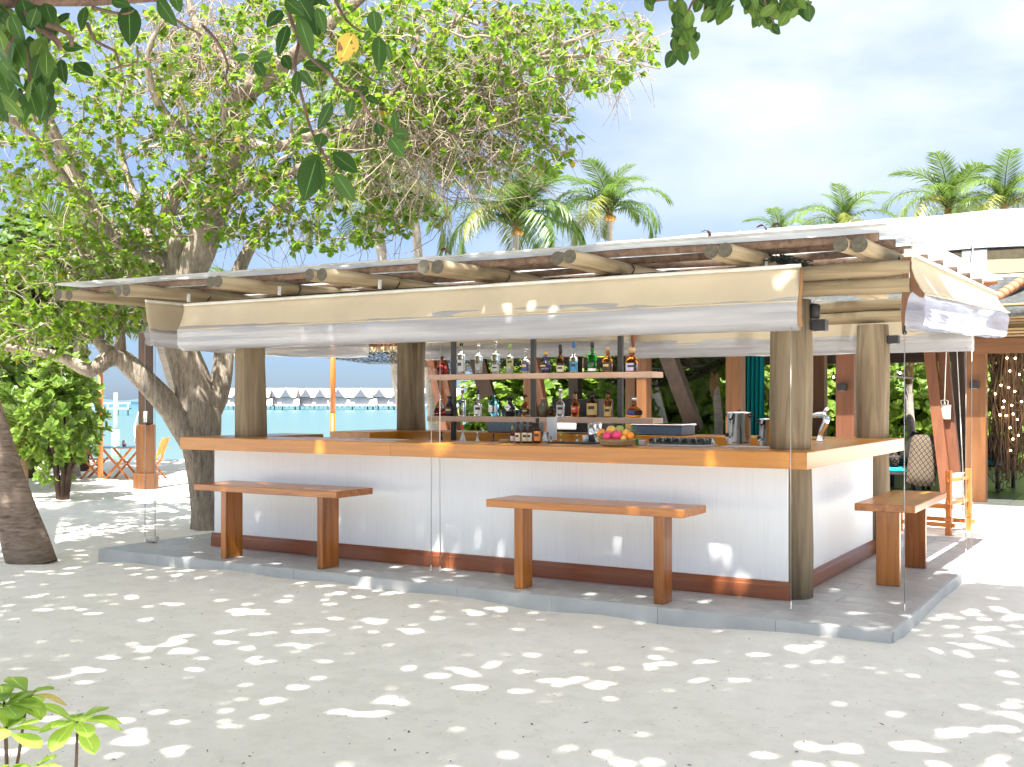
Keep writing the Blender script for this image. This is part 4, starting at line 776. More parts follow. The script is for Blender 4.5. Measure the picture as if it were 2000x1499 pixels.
# lace net canopies under the ceiling
m, nt, b = newmat('dark lace netting'); v = coords(nt, (1, 1, 1)); vo = N(nt, 'ShaderNodeTexVoronoi', feature='F1', ins={'Scale': 22}); nt.links.new(v, vo.inputs['Vector'])
r = ramp(nt, [(.55, (1, 1, 1)), (.62, (0, 0, 0))], 'CONSTANT'); nt.links.new(vo.outputs['Distance'], r.inputs[0]); tp = N(nt, 'ShaderNodeBsdfTransparent'); ms = N(nt, 'ShaderNodeMixShader'); nt.links.new(r.outputs[0], ms.inputs[0]); b.inputs['Base Color'].default_value = (.03, .022, .016, 1); b.inputs['Roughness'].default_value = .9
nt.links.new(tp.outputs[0], ms.inputs[1]); nt.links.new(b.outputs[0], ms.inputs[2]); nt.links.new(ms.outputs[0], nt.nodes['Material Output'].inputs['Surface']); M['lace'] = m
def lace(label, pts_top, pts_bot, Y, dY):
    r = thing('lace_net', label, 'net canopy', pl(pts_top[0][0], pts_top[0][1], 1, Y), group='dark lace net canopies'); n = len(pts_top)
    def f(u, t):
        k = min(int(u*(n-1)), n-2); s = u*(n-1)-k; A1 = Vector((pts_top[k][0]*(1-s)+pts_top[k+1][0]*s, pts_top[k][1]*(1-s)+pts_top[k+1][1]*s, 0)); B1 = Vector((pts_bot[k][0]*(1-s)+pts_bot[k+1][0]*s, pts_bot[k][1]*(1-s)+pts_bot[k+1][1]*s, 0)); P1 = A1.lerp(B1, t)
        return pl(P1.x, P1.y, 1, Y+dY*math.sin(PI*t)+.1*math.sin(u*9))
    q = MB(); q.grid(f, 30, 10); q.obj('net', M['lace'], r); q = MB(); q.tube([f(i/20, 0) for i in range(21)], .012, 5); q.obj('hem_cord', M['net'], r)
lace('dark lace net sagging beside the back left post against the sky', [(575, 678), (650, 672), (720, 665), (800, 660), (905, 690)], [(575, 690), (650, 702), (720, 712), (800, 712), (905, 735)], 9.0, 1.6)
lace('dark lace net swag right of the bottle shelves', [(1140, 700), (1220, 712), (1290, 720), (1380, 712), (1425, 690)], [(1140, 735), (1220, 758), (1290, 756), (1360, 742), (1425, 705)], 11.0, 1.5)
lace('dark lace net behind the upper shelf', [(905, 690), (960, 690), (1020, 695), (1080, 700)], [(905, 725), (960, 735), (1020, 738), (1080, 740)], 10.5, 1.0)
q = MB(); xl2 = pl(420, 700, 1, 9.3).x; q.box((xl2, 9.25, pl(600, 692, 1, 9.3).z), (-9.3, 9.4, pl(600, 684, 1, 9.3).z+.02)); q.obj('pergola_beam', M['log'], rs)
q = MB(); pz = pl(700, 690, 1, 9.6); q.box((pl(640, 700, 1, 9.6).x, 9.6, 2.55), (-6.5, 9.75, 2.75)); q.obj('pergola_beam', M['darkX'], rs)
# pendant bulbs
M['bulb'] = mplain('warm lit bulb', (1, .8, .5), .3, emit=((1, .72, .38), 6)); M['bulbglass'] = mglass('bulb glass', (1, .95, .85), ior=1.2)
for lab, px, py, Y in (('clear globe bulb hanging on a stick between log post and slanted posts', 1758, 729, 11), ('clear globe bulb beside the red brown column', 1628, 737, 11)):
    p = pl(px, py, 1, Y); r = thing('pendant_bulb', lab, 'pendant lamp', p, group='globe bulbs in the restaurant'); q = MB(); q.ball((0, 0, 0), .055, 12); q.obj('globe', M['bulbglass'], r, local=True); q = MB(); q.ball((0, 0, .0), .015, 8); q.obj('filament', M['bulb'], r, local=True)
    q = MB(); q.tube([(0, 0, .05), (0, 0, .09)], .015, 8); q.obj('socket', M['black'], r, local=True); q = MB(); q.tube([(0, 0, .09), (0, 0, .7)], .004, 5); q.obj('flex', M['black'], r, local=True)
st = pl(1722, 733, 1, 11); q = MB(); q.tube([st, pl(1790, 740, 1, 11)], .014, 6); o = q.obj('lamp_stick', M['cord'], origin=st); tag(o, 'pale stick carrying the globe bulb by the slanted posts', 'stick')
# macrame chandelier with fairy lights
mc = thing('string_chandelier', 'tall hanging chandelier of brown strings with small warm lights', 'chandelier', (pl(1972, 650, 1, 10.2).x, 10.2, 2.7)); q = MB(); cc = Vector(mc.location); rr = random.Random(11)
M['string'] = mplain('brown macrame string', (.10, .06, .035), .9, var=.4)
zt, zbm = pl(1972, 655, 1, 10.2).z, pl(1972, 945, 1, 10.2).z
for k in range(150):
    a = rr.random()*2*PI; R1 = .28*math.sqrt(rr.random()); top_ = zt-rr.uniform(0, .3); bot = zbm+rr.random()**2*1.3+.2*abs(math.cos(a)); pts = [cc+Vector((math.cos(a)*R1*(1+.25*math.sin(i*1.3+k)), math.sin(a)*R1*(1+.25*math.cos(i+k)), 0))+UP*(top_+(bot-top_)*i/9-cc.z) for i in range(10)]
    q.tube(pts, rr.uniform(.005, .013), 3)
for k in range(60):
    a = rr.random()*6.28; R1 = rr.uniform(.1, .33); z = zt-.9-rr.random()*1.3; p = cc+Vector((math.cos(a)*R1, math.sin(a)*R1, z-cc.z)); q.tube([p+Vector((math.cos(i*1.1+k)*.07, math.sin(i*.9+k)*.07, -.05*i+.04*math.sin(i*2))) for i in range(8)], .008, 3)
stuff(q.obj('strings', M['string'], mc))
q = MB(); q.lathe([(.3, 0), (.3, .04), (0, .04)], 16, (cc.x, cc.y, zt+.02)); q.obj('ceiling_ring', M['darkX'], mc); q = MB(); q.tube([(cc.x, cc.y, zt+.05), (cc.x, cc.y, 3.15)], .01, 5); q.obj('hook', M['black'], mc)
bm = MB(); bm.ball((0, 0, 0), .014, 8); bme = bm.mesh('bulb', M['bulb'])
for (px, py) in [(1962, 652), (1950, 678), (1983, 700), (1991, 732), (1955, 753), (1961, 784), (1976, 792), (1959, 796), (1953, 811), (1979, 809), (1965, 812), (1973, 836), (1989, 851), (1978, 858), (1974, 880), (1995, 785), (1970, 757), (1982, 765), (1944, 770), (1987, 820), (1967, 700), (1972, 725)]:
    p = pl(px, py, 1, 10.2-.3-rr.random()*.05); inst('bulb', bme, mc, Matrix.Translation(p-cc))
# ---------------------------------------------------------------- dining furniture inside
M['ditem'] = mplain('dark grey painted wood', (.022, .022, .024), .5); M['wicker'] = mplain('dark wicker', (.022, .015, .012), .7, var=.5, scale=40, bumps=.5); M['tealpad'] = mfabric('turquoise seat pad', (.02, .42, .48), .05)
m, nt, b = newmat('diamond patterned cushion'); v = coords(nt, (1, 1, 1)); sp = N(nt, 'ShaderNodeSeparateXYZ'); nt.links.new(v, sp.inputs[0])
def mth(op, a, c=None, v2=None):
    n = N(nt, 'ShaderNodeMath', operation=op); nt.links.new(a, n.inputs[0])
    if c is not None: nt.links.new(c, n.inputs[1])
    if v2 is not None: n.inputs[1].default_value = v2
    return n.outputs[0]
sx = mth('PINGPONG', sp.outputs[0], v2=.038); sz_ = mth('PINGPONG', mth('MULTIPLY', sp.outputs[2], v2=.8), v2=.038); sm_ = mth('ADD', sx, sz_); pp_ = mth('PINGPONG', sm_, v2=.019); gt = mth('GREATER_THAN', pp_, v2=.0128)
mx = N(nt, 'ShaderNodeMixRGB', ins={'Color1': (.02, .016, .014, 1), 'Color2': (.17, .12, .07, 1)}); nt.links.new(gt, mx.inputs[0]); nt.links.new(mx.outputs[0], b.inputs['Base Color']); b.inputs['Roughness'].default_value = .9; M['diam'] = m
def cushion(name, mat, parent, c, s, rot=(0, 0, 0)):
    q = MB(); n = 12
    def f(u, t, sg):
        x, z = u*2-1, t*2-1; e = (1-abs(x)**4)*(1-abs(z)**4); return Vector((x*s[0]*(1-.08*z*z), sg*s[1]*max(e, 0)**.6, z*s[2]*(1-.08*x*x)))
    q.grid(lambda u, t: f(u, t, -1), n, n); q.grid(lambda u, t: f(u, t, 1), n, n); o = q.obj(name, mat, parent, local=True); o.location = c; o.rotation_euler = rot; return o
def dining_chair(label, loc, rz, round_=False, cush='diam'):
    r = thing('dining_chair', label, 'chair', loc, rz, 'dark armchairs in the restaurant')
    for x in (-.27, .27):
        for y in (-.26, .26): q = MB(); q.box((x-.025, y-.025, 0), (x+.025, y+.025, .62 if y < 0 else .66)); q.obj('leg', M['ditem'], r, local=True)
        q = MB(); q.box((x-.035, -.29, .62), (x+.035, .28, .655), bev=.006); q.obj('armrest', M['ditem'], r, local=True)
    q = MB(); q.box((-.25, -.27, .36), (.25, .27, .40)); q.obj('seat_frame', M['ditem'], r, local=True); q = MB(); q.box((-.26, -.27, .402), (.26, .24, .47), bev=.02); q.obj('seat_pad', M['tealpad'], r, local=True)
    q = MB(); q.grid(lambda u, t: Vector(((u-.5)*.62, .25+.06*t-.10*(2*u-1)**2*.6, .40+.5*t*(1-.18*(2*u-1)**4))), 14, 8, thick=(0, .04, 0)); q.obj('backrest', M['wicker'], r, local=True)
    if cush: cushion('cushion', M[cush], r, (0, .12, .66), (.22, .08, .21), (-.25, 0, 0))
    return r
def ong(px, py, D_): p = cp(px, py, D_); return (p.x, p.y, ZF)
dining_chair('dark armchair with turquoise pad seen beyond the right bench', (pl(1757, 940, 1, 9.75).x, 9.75, ZF), 1.9)
for lab, px, Y, rz, c in (('dark wicker armchair against the green behind the slanted posts', 1832, 11.6, .3, 'diam'), ('dark armchair near the string chandelier', 1935, 12.5, -.4, None), ('dark armchair behind the log post, back turned', 1740, 12.0, 2.6, 'diam'), ('low round-backed dark armchair left of the urn', 1368, 10.2, 2.9, None), ('dark armchair with patterned cushion behind the urn', 1482, 9.9, 3.0, 'diam'), ('dark armchair by the white leaning prop', 1290, 12, .2, None), ('dark armchair at the back near the brown column', 1600, 11.5, 2.8, None)):
    dining_chair(lab, (pl(px, 900, 1, Y).x, Y, ZF), rz, cush=c)
cu = cushion('cushion', M['diam'], None, (pl(1803, 905, 1, 9.35).x, 9.35, .62), (.22, .10, .40), (-.15, .12, .2)); tag(cu, 'tall black and cream diamond cushion leaning beside the slanted posts', 'cushion')
cu = cushion('cushion', mfabric('black printed cushion', (.02, .018, .017), .02), None, (pl(1787, 880, 1, 9.5).x, 9.5, .80), (.16, .08, .24), (-.1, .45, .1)); tag(cu, 'black cushion tucked behind the diamond cushion', 'cushion')
def dtable(label, px, Y, w_=.8):
    r = thing('dining_table', label, 'table', (pl(px, 900, 1, Y).x, Y, ZF), 0, 'dark dining tables in the restaurant'); q = MB(); q.box((-w_/2, -w_/2, .70), (w_/2, w_/2, .74), bev=.006); q.obj('tabletop', M['redX'], r, local=True)
    for x in (-1, 1):
        for y in (-1, 1): q = MB(); q.box((x*(w_/2-.05)-.03, y*(w_/2-.05)-.03, 0), (x*(w_/2-.05)+.03, y*(w_/2-.05)+.03, .70)); q.obj('leg', M['ditem'], r, local=True)
    return r
dtable('dark dining table behind the turquoise padded chair', 1757, 11.0, .9); dtable('dark dining table left of the urn behind the counter', 1330, 11.2, 1.0); dtable('dark dining table right of the urn', 1560, 12.6, 1.0); dtable('dark dining table in the middle of the left hall', 1120, 11.5, 1.0)
bk_ = thing('hanging_pouch', 'small cream cloth bag hung by a cord on the slanted post', 'bag', pl(1846, 805, 1, 9.3)); s = 11*17.2/FPX
q = MB(); q.grid(lambda u, t: Vector(((u-.5)*2*s*(.9+.1*t), -.05-.03*math.sin(PI*u)*math.sin(PI*min(t, .9)), (t-.5)*2.5*s)), 8, 8, thick=(0, .05, 0)); q.obj('pouch', M['cord'], bk_, local=True); q = MB()
for k in (-1, 1): q.tube([(k*s*.5, -.05, s*1.2), (k*s*.6, -.06, s*1.9), (0, -.05, s*2.1), (k*-.1*s, -.05, s*1.3)], .008, 5)
q.tube([(0, -.05, s*2.1), (.02, -.04, s*9), (.03, -.02, s*17)], .008, 5); q.obj('cord', M['cord'], bk_, local=True)
# ---------------------------------------------------------------- right lounge chair
lp = pl(1853, 1046, 2, -.115); lc = thing('lounge_chair', 'orange wooden lounge chair with white fabric sling right of the platform', 'lounge chair', (lp.x, lp.y, -.118), -.233)
Wc = .62
for y in (0, Wc):
    q = MB(); q.box((-.035, y-.03, 0), (.035, y+.03, .18), bev=.004); q.box((-.045, y-.034, .181), (.045, y+.034, .225), bev=.004); q.box((-.035, y-.03, .226), (.035, y+.03, .80), bev=.006); q.obj('back_post', M['chairZ'], lc, local=True)
    q = MB(); q.box((-.66, y-.03, 0), (-.59, y+.03, .46), bev=.006); q.obj('front_leg', M['chairZ'], lc, local=True)
    q = MB(); q.box((-.76, y-.022, .10), (.08, y+.022, .155), bev=.004); q.obj('runner', M['chairX'], lc, local=True)
    q = MB(); q.box((-.70, y-.022, .33), (.05, y+.022, .38), bev=.004); q.obj('side_rail', M['chairX'], lc, local=True)
for z in (.40, .68): q = MB(); q.box((-.02, -.07, z-.02), (.02, Wc+.07, z+.02), bev=.004); q.obj('cross_rail', M['chairY'], lc, local=True)
q = MB(); q.grid(lambda u, t: Vector((-.045-.02*math.sin(PI*t)-.05*math.sin(PI*u)*.5, .04+(Wc-.08)*u, .42+.33*t)), 10, 10, thick=(.012, 0, 0)); q.obj('back_sling', M['white'], lc, local=True)
q = MB(); q.grid(lambda u, t: Vector((-.62+.58*u, .04+(Wc-.08)*t, .44-.07*u-.03*math.sin(PI*t))), 10, 10, thick=(0, 0, .014)); q.obj('seat_sling', M['white'], lc, local=True)
for z in (.415, .70):
    for y in (-.06, Wc+.06): q = MB(); q.box((-.012, y-.012, z-.028), (.012, y+.012, z+.028)); q.obj('peg', M['chairZ'], lc, local=True)
# ---------------------------------------------------------------- left: parasol pole, box post, garden table, folding chairs
gz = -.12
up_ = pl(196, 945, 2, -.15); D = (up_-CAM).dot(FW); um = thing('parasol_pole', 'slim orange wooden parasol pole on a round stone foot by the bush', 'parasol pole', (up_.x, up_.y, -.16)); q = MB(); q.lathe([(.028*D/20.8, .03), (.055, .04), (.052, 2.35), (0, 2.36)], 12); q.obj('pole', M['chairZ'], um, local=True); q = MB(); q.lathe([(.24, 0), (.24, .045), (.07, .055), (.07, .12), (0, .12)], 20); q.obj('foot', mplain('grey stone foot', (.35, .35, .33), .8), um, local=True)
up2 = pl(650, 860, 1, 6.5); um2 = thing('parasol_pole', 'slim orange pole standing behind the counter against the sea', 'parasol pole', (up2.x, 6.5, -.12)); q = MB(); q.lathe([(.045, 0), (.046, 1.45)], 14); q.obj('lower_sleeve', M['varnZ'], um2, local=True); q = MB(); q.lathe([(.05, 1.452), (.048, 2.2), (.046, 2.75), (0, 2.76)], 14); q.obj('pole', M['chairZ'], um2, local=True)
pp = pl(285, 957, 2, -.15); bxp = thing('timber_post', 'brown timber post standing in a dark square box base', 'post', (pp.x, pp.y, -.16)); q = MB(); q.box((-.13, -.13, .30), (.13, .13, 1.25), bev=.01); q.obj('lower_post', M['teakZ'], bxp, local=True); q = MB(); q.box((-.10, -.10, 1.252), (.10, .10, 3.0), bev=.01); q.obj('upper_post', M['darkZ'], bxp, local=True); q = MB(); q.box((-.17, -.17, 0), (.17, .17, .32), bev=.008); q.obj('base_box', M['teakZ'], bxp, local=True)
q = MB(); q.tube([(-.17, -.02, 1.5), (-.16, -.14, 1.2), (-.13, -.15, .9), (-.12, -.14, 1.25)], .012, 5); q.obj('rope', M['cord'], bxp, local=True); q = MB(); q.tube([(.13, -.12, 1.5), (.14, -.14, 1.3)], .03, 6); q.obj('rope_coil', M['cord'], bxp, local=True)
tb = pl(238, 938, 2, -.16); gt_ = thing('garden_table', 'folding orange garden table with crossed legs on the beach', 'table', (tb.x, tb.y, -.17), YAW); q = MB()
for k in range(7): q2 = MB(); q2.box((-.40, -.34+k*.098, .70), (.40, -.34+k*.098+.09, .725)); q2.obj('slat', M['chairX'], gt_, local=True)
for y in (-.3, .3):
    for s in (-1, 1): q = MB(); q.obox((-.30*s+.0, y+.012*s, 0), (.30*s, y+.012*s, .70), .045, .022, (0, 1, 0)); q.obj('crossed_leg', M['chairX'], gt_, local=True)
q = MB(); q.box((-.42, -.36, .727), (.42, .36, .735)); q.obj('glass_top', G['blue'], gt_, local=True); q = MB(); q.box((-.015, -.3, .34), (.015, .3, .37)); q.obj('stretcher', M['chairY'], gt_, local=True)
def folding(label, loc, rz):
    r = thing('folding_chair', label, 'folding chair', loc, rz, 'folding slatted chairs at the garden table')
    for y in (-.22, .22):
        q = MB(); q.obox((.26, y, 0), (-.20, y, .48), .04, .022, (0, 1, 0)); q.obj('front_strut', M['chairX'], r, local=True); q = MB(); q.obox((-.26, y*.9, 0), (.12, y*.9, .42), .04, .022, (0, 1, 0)); q.obox((.12, y*.9, .42), (.30, y*.9, .92), .04, .022, (0, 1, 0)); q.obj('back_strut', M['chairX'], r, local=True)
    for k in range(7): x = -.22+k*.06; q = MB(); q.box((x, -.22, .44), (x+.048, .22, .46)); q.obj('seat_slat', M['chairY'], r, local=True)
    for k in range(6): y = -.19+k*.07; q = MB(); q.obox((.17, y, .55), (.29, y, .90), .045, .014, (0, 1, 0)); q.obj('back_slat', M['chairZ'], r, local=True)
    return r
c1 = tb-RT*.62+FW*.1; c2 = tb+RT*.62+FW*.1
folding('folding slatted chair left of the garden table, beside the parasol pole', (c1.x, c1.y, -.17), YAW+PI); folding('folding slatted chair right of the garden table, partly behind the timber post', (c2.x, c2.y, -.17), YAW)
pt_ = cp(241, 878, 22.2); pot = thing('ash_pot', 'small white pot standing on the garden table', 'pot', (tb.x+RT.x*.05, tb.y+RT.y*.05, -.17+.737)); q = MB(); q.lathe([(.035, 0), (.05, .05), (.045, .10), (.03, .10), (.03, .03), (0, .03)], 14); q.obj('pot_body', M['white'], pot, local=True); q = MB(); q.lathe([(.047, .1005), (.02, .125), (0, .128)], 12, cap=False); q.obj('lid', M['cable'], pot, local=True)
# marker mast in the lagoon, low jetty
mp_ = cp(226, 866, 36); mk = thing('lagoon_mast', 'pale green weathered mast with crossbar standing in the shallow water', 'mast', (mp_.x, mp_.y, -.6)); M['mast'] = mplain('pale green weathered wood', (.28, .42, .38), .8, var=.2)
q = MB(); zt_ = cp(225, 782, 36).z+.6; q.tube([(0, 0, 0), (0, 0, zt_*.55)], [.16, .13], 10); q.obj('lower_mast', M['mast'], mk, local=True); q = MB(); q.tube([(0, 0, zt_*.55), (0, 0, zt_+.25)], [.085, .06], 8); q.obj('upper_mast', M['mast'], mk, local=True); q = MB(); q.obox(RT*-.5+UP*(zt_-.1), RT*.5+UP*(zt_-.1), .06, .06); q.obj('crossbar', M['mast'], mk, local=True); q = MB(); q.box((-.35, -.35, -.3), (.35, .35, .12)); q.obj('footing', mplain('grey footing', (.3, .33, .32), .9), mk, local=True)
jt = cp(205, 794, 150); jr = thing('jetty', 'thin far jetty on posts at the left horizon', 'jetty', (jt.x, jt.y, -.6)); q = MB(); q.obox(RT*-4+UP*1.0, RT*3.5+UP*1.0, 1.2, .25); q.obj('deck', M['mast'], jr, local=True)
for k in range(6): q = MB(); p = RT*(-3.8+k*1.4); q.tube([p, p+UP*1.6], .1, 6); q.obj('pile', M['mast'], jr, local=True)
# ---------------------------------------------------------------- over-water villas on the horizon
M['vroof'] = mplain('weathered thatch pinkish', (.52, .42, .37), .9, var=.15, scale=.6); M['vgab'] = mplain('dark gable boards', (.11, .12, .15), .8); M['vwall'] = mplain('grey boarding', (.38, .38, .40), .8, var=.12, scale=.8); M['vwhite'] = mplain('white screen wall', (.75, .75, .74), .7); M['vpile'] = mplain('green grey piles', (.05, .14, .13), .8)  # gable boards have one even dark colour
DV = 240; px_m = DV/FPX
def villa(first, px, label, big=1.0):
    p = cp(px, HY, DV+rng.uniform(-4, 4))
    if first is not None: return dup(first, (p.x, p.y, -.55), YAW, label, scale=(big*1.12, 1, 1.28))
    r = thing('overwater_villa', label, 'villa', (p.x, p.y, -.55), YAW, 'thatched villas on piles over the lagoon')
    zw, ze, zr = .9, 2.15, 3.75
    q = MB(); q.box((-1.9, 0, zw), (1.6, 5, ze+.1)); q.obj('wall', M['vwall'], r, local=True)
    q = MB(); hw = 2.15; q.add([(-hw, -.5, ze), (hw, -.5, ze), (hw, 5.5, ze), (-hw, 5.5, ze), (-hw, 2.5, zr), (hw, 2.5, zr)], [(0, 1, 5, 4), (2, 3, 4, 5), (1, 2, 5), (3, 0, 4), (0, 3, 2, 1)]); q.obj('roof', M['vroof'], r, local=True)
    q = MB(); q.add([(-1.25, -.75, ze+.05), (1.25, -.75, ze+.05), (0, -.75, zr+.05), (-1.25, 2.4, ze+.05), (1.25, 2.4, ze+.05), (0, 2.4, zr+.05)], [(0, 3, 5, 2), (1, 2, 5, 4), (0, 2, 1)]); g_ = q.obj('gable_roof', M['vroof'], r, local=True)
    q = MB(); q.add([(-1.05, -.78, ze+.08), (1.05, -.78, ze+.08), (0, -.78, zr-.15), (-1.05, -.70, ze+.08), (1.05, -.70, ze+.08), (0, -.70, zr-.15)], [(0, 1, 2), (5, 4, 3), (0, 2, 5, 3), (1, 4, 5, 2), (0, 3, 4, 1)]); q.obj('gable_front', M['vgab'], g_, local=True)
    q = MB(); q.box((1.62, -.2, zw), (2.9, .1, ze-.25)); q.obj('screen', M['vwhite'], r, local=True); q = MB(); q.box((-2.2, -1.2, .62), (3.0, 5, .88)); q.obj('deck', M['vwall'], r, local=True)
    for k in range(6): q = MB(); q.tube([(-2+k*.95, -1, -1), (-2+k*.95, -1, .62)], .13, 5); q.obj('pile', M['vpile'], r, local=True)
    r.scale = (1.12, 1, 1.28); return r
v0 = None
for k, (px, lab, bg_) in enumerate(((431, 'villa with dark gable just left of the front left log post', 1), (467, 'villa hidden behind the front left log post but for its roof ends', 1), (507, 'villa right beside the front left log post', .9), (531, 'second villa right of the front left log post', .85), (559, 'third villa right of the front left log post', .9), (598, 'fourth villa right of the front left log post', 1), (626, 'fifth villa, last before the orange pole', .9), (661, 'villa just right of the orange pole', 1.05), (705, 'villa with wide gable between orange pole and back left post', 1.1), (741, 'villa left of the back left log post', 1.1), (778, 'villa partly behind the back left log post', 1), (836, 'villa seen just left of the bottle shelves', 1), (880, 'villa behind the slanted timbers under the shelves', 1))):
    v = villa(v0, px, lab, bg_); v0 = v0 or v
# ---------------------------------------------------------------- vegetation
M['bark'] = mbark('grey tan bark', (.10, .08, .062), (.36, .305, .245), (14, 14, 3.0), 2.4, 1.0)
M['twig'] = mbark('pale twig bark', (.14, .11, .08), (.34, .28, .215), (6, 6, 6), 3, .3); M['bark2'] = mbark('dark fig bark', (.035, .022, .016), (.12, .08, .06), (8, 8, 3), 3, .6)
M['leaf'] = mleaf('cordia leaf green', (.045, .115, .008), (.125, .235, .018), .45, (.36, .54, .035), .42, yellow=.018)
M['leafd'] = mleaf('shade tree leaf', (.10, .12, .05), (.16, .19, .08), .78, (.86, .84, .74), .35)  # for the unseen crown: passes more light than real leaves, lifting the shade
M['figleaf'] = mleaf('large fig leaf dark green', (.010, .030, .006), (.024, .058, .010), .10, (.06, .12, .015), .5, vein=True, per='obj', spec=.12); M['figyellow'] = mleaf('yellowing fig leaf', (.34, .24, .03), (.36, .26, .03), .3, (.5, .38, .05), .4, vein=True, per='obj')
M['figlite'] = mleaf('almond leaf green', (.022, .052, .009), (.055, .10, .017), .25, (.16, .25, .03), .45, vein=True, per='obj', spec=.15)
M['scae'] = mleaf('sea lettuce leaf', (.08, .16, .02), (.18, .29, .05), .35, (.34, .46, .08), .3); M['sap'] = mleaf('sapling leaf bright green', (.17, .31, .05), (.28, .43, .08), .42, (.52, .70, .12), .35, vein=True, per='obj'); M['sapy'] = mleaf('sapling leaf yellow', (.55, .42, .13), (.60, .45, .16), .3, (.6, .5, .2), .4, vein=True, per='obj')
M['hedge'] = mleaf('garden hedge leaf', (.08, .16, .018), (.19, .29, .04), .4, (.42, .56, .07), .4)
M['berry'] = mplain('black berry', (.015, .012, .012), .4)
def np_mesh(name, V, F, mat, smooth=False):
    me = bpy.data.meshes.new(name); V = np.asarray(V, dtype=np.float32); F = np.asarray(F, dtype=np.int32); nf, k = F.shape
    me.vertices.add(len(V)); me.vertices.foreach_set('co', V.ravel()); me.loops.add(nf*k); me.loops.foreach_set('vertex_index', F.ravel())
    me.polygons.add(nf); me.polygons.foreach_set('loop_start', np.arange(0, nf*k, k, dtype=np.int32)); me.polygons.foreach_set('loop_total', np.full(nf, k, dtype=np.int32))
    me.polygons.foreach_set('use_smooth', np.full(nf, smooth)); me.materials.append(mat); me.update(calc_edges=True); me.validate(); return me
LT = np.array([[0, 0, 0], [-.30, .32, .06], [-.27, .68, .05], [0, 1, -.06], [.27, .68, .05], [.30, .32, .06], [0, .5, -.02]])   # ovate, folded along the midrib
LTF = np.array([[0, 6, 1, 1], [1, 6, 2, 2], [2, 6, 3, 3], [0, 5, 6, 6], [5, 4, 6, 6], [4, 3, 6, 6]])[:, :3]
LO = np.array([[0, 0, 0], [-.10, .35, .03], [-.26, .75, .04], [-.14, .97, .0], [.14, .97, .0], [.26, .75, .04], [.10, .35, .03], [0, .6, -.03]])   # obovate
LOF = np.array([[0, 7, 1], [1, 7, 2], [2, 7, 3], [3, 7, 4], [4, 7, 5], [5, 7, 6], [6, 7, 0]])
def leaves(P, Dr, Nn, Sz, T=LT, TF=LTF, asp=1.0):
    """P base points, Dr length directions, Nn rough normals, Sz lengths -> V,F"""
    P = np.asarray(P); y = Dr/np.linalg.norm(Dr, axis=1, keepdims=True); x = np.cross(y, Nn); x /= np.linalg.norm(x, axis=1, keepdims=True)+1e-9; z = np.cross(x, y)
    V = P[:, None, :]+Sz[:, None, None]*(T[None, :, 0:1]*asp*x[:, None, :]+T[None, :, 1:2]*y[:, None, :]+T[None, :, 2:3]*z[:, None, :])
    k = len(T); F = (TF[None]+(np.arange(len(P))*k)[:, None, None]).reshape(-1, TF.shape[1]); return V.reshape(-1, 3), F
def tubes_np(paths, n=4):
    """paths: list of (points Nx3, radii N) -> V,F"""
    Vs, Fs, b = [], [], 0
    ang = np.arange(n)*2*np.pi/n
    for P, R in paths:
        P = np.asarray(P); k = len(P); t = np.gradient(P, axis=0); t /= np.linalg.norm(t, axis=1, keepdims=True)+1e-9
        ref = np.array([.31, .77, .55]); u = np.cross(t, ref); u /= np.linalg.norm(u, axis=1, keepdims=True)+1e-9; v = np.cross(t, u)
        ring = P[:, None, :]+np.asarray(R)[:, None, None]*(np.cos(ang)[None, :, None]*u[:, None, :]+np.sin(ang)[None, :, None]*v[:, None, :])
        Vs.append(ring.reshape(-1, 3)); i = np.arange(k-1)[:, None]*n; j = np.arange(n)[None]; jn = (j+1) % n
        Fs.append(np.stack([i+j, i+jn, i+n+jn, i+n+j], -1).reshape(-1, 4)+b); b += k*n
    return np.concatenate(Vs), np.concatenate(Fs)
def spline(pts, rad, step=.12):
    pts = np.array([tuple(p) for p in pts]); rad = np.array(rad, float); out, ro = [], []
    P = np.vstack([2*pts[0]-pts[1], pts, 2*pts[-1]-pts[-2]])
    for i in range(len(pts)-1):
        p0, p1, p2, p3 = P[i:i+4]; m_ = max(2, int(np.linalg.norm(p2-p1)/step))
        for s in np.arange(m_)/m_:
            out.append(.5*((2*p1)+(-p0+p2)*s+(2*p0-5*p1+4*p2-p3)*s*s+(-p0+3*p1-3*p2+p3)*s**3)); ro.append(rad[i]*(1-s)+rad[i+1]*s)
    out.append(pts[-1]); ro.append(rad[-1]); return np.array(out), np.array(ro)
def pixl(pts): return [cp(*p) for p in pts]
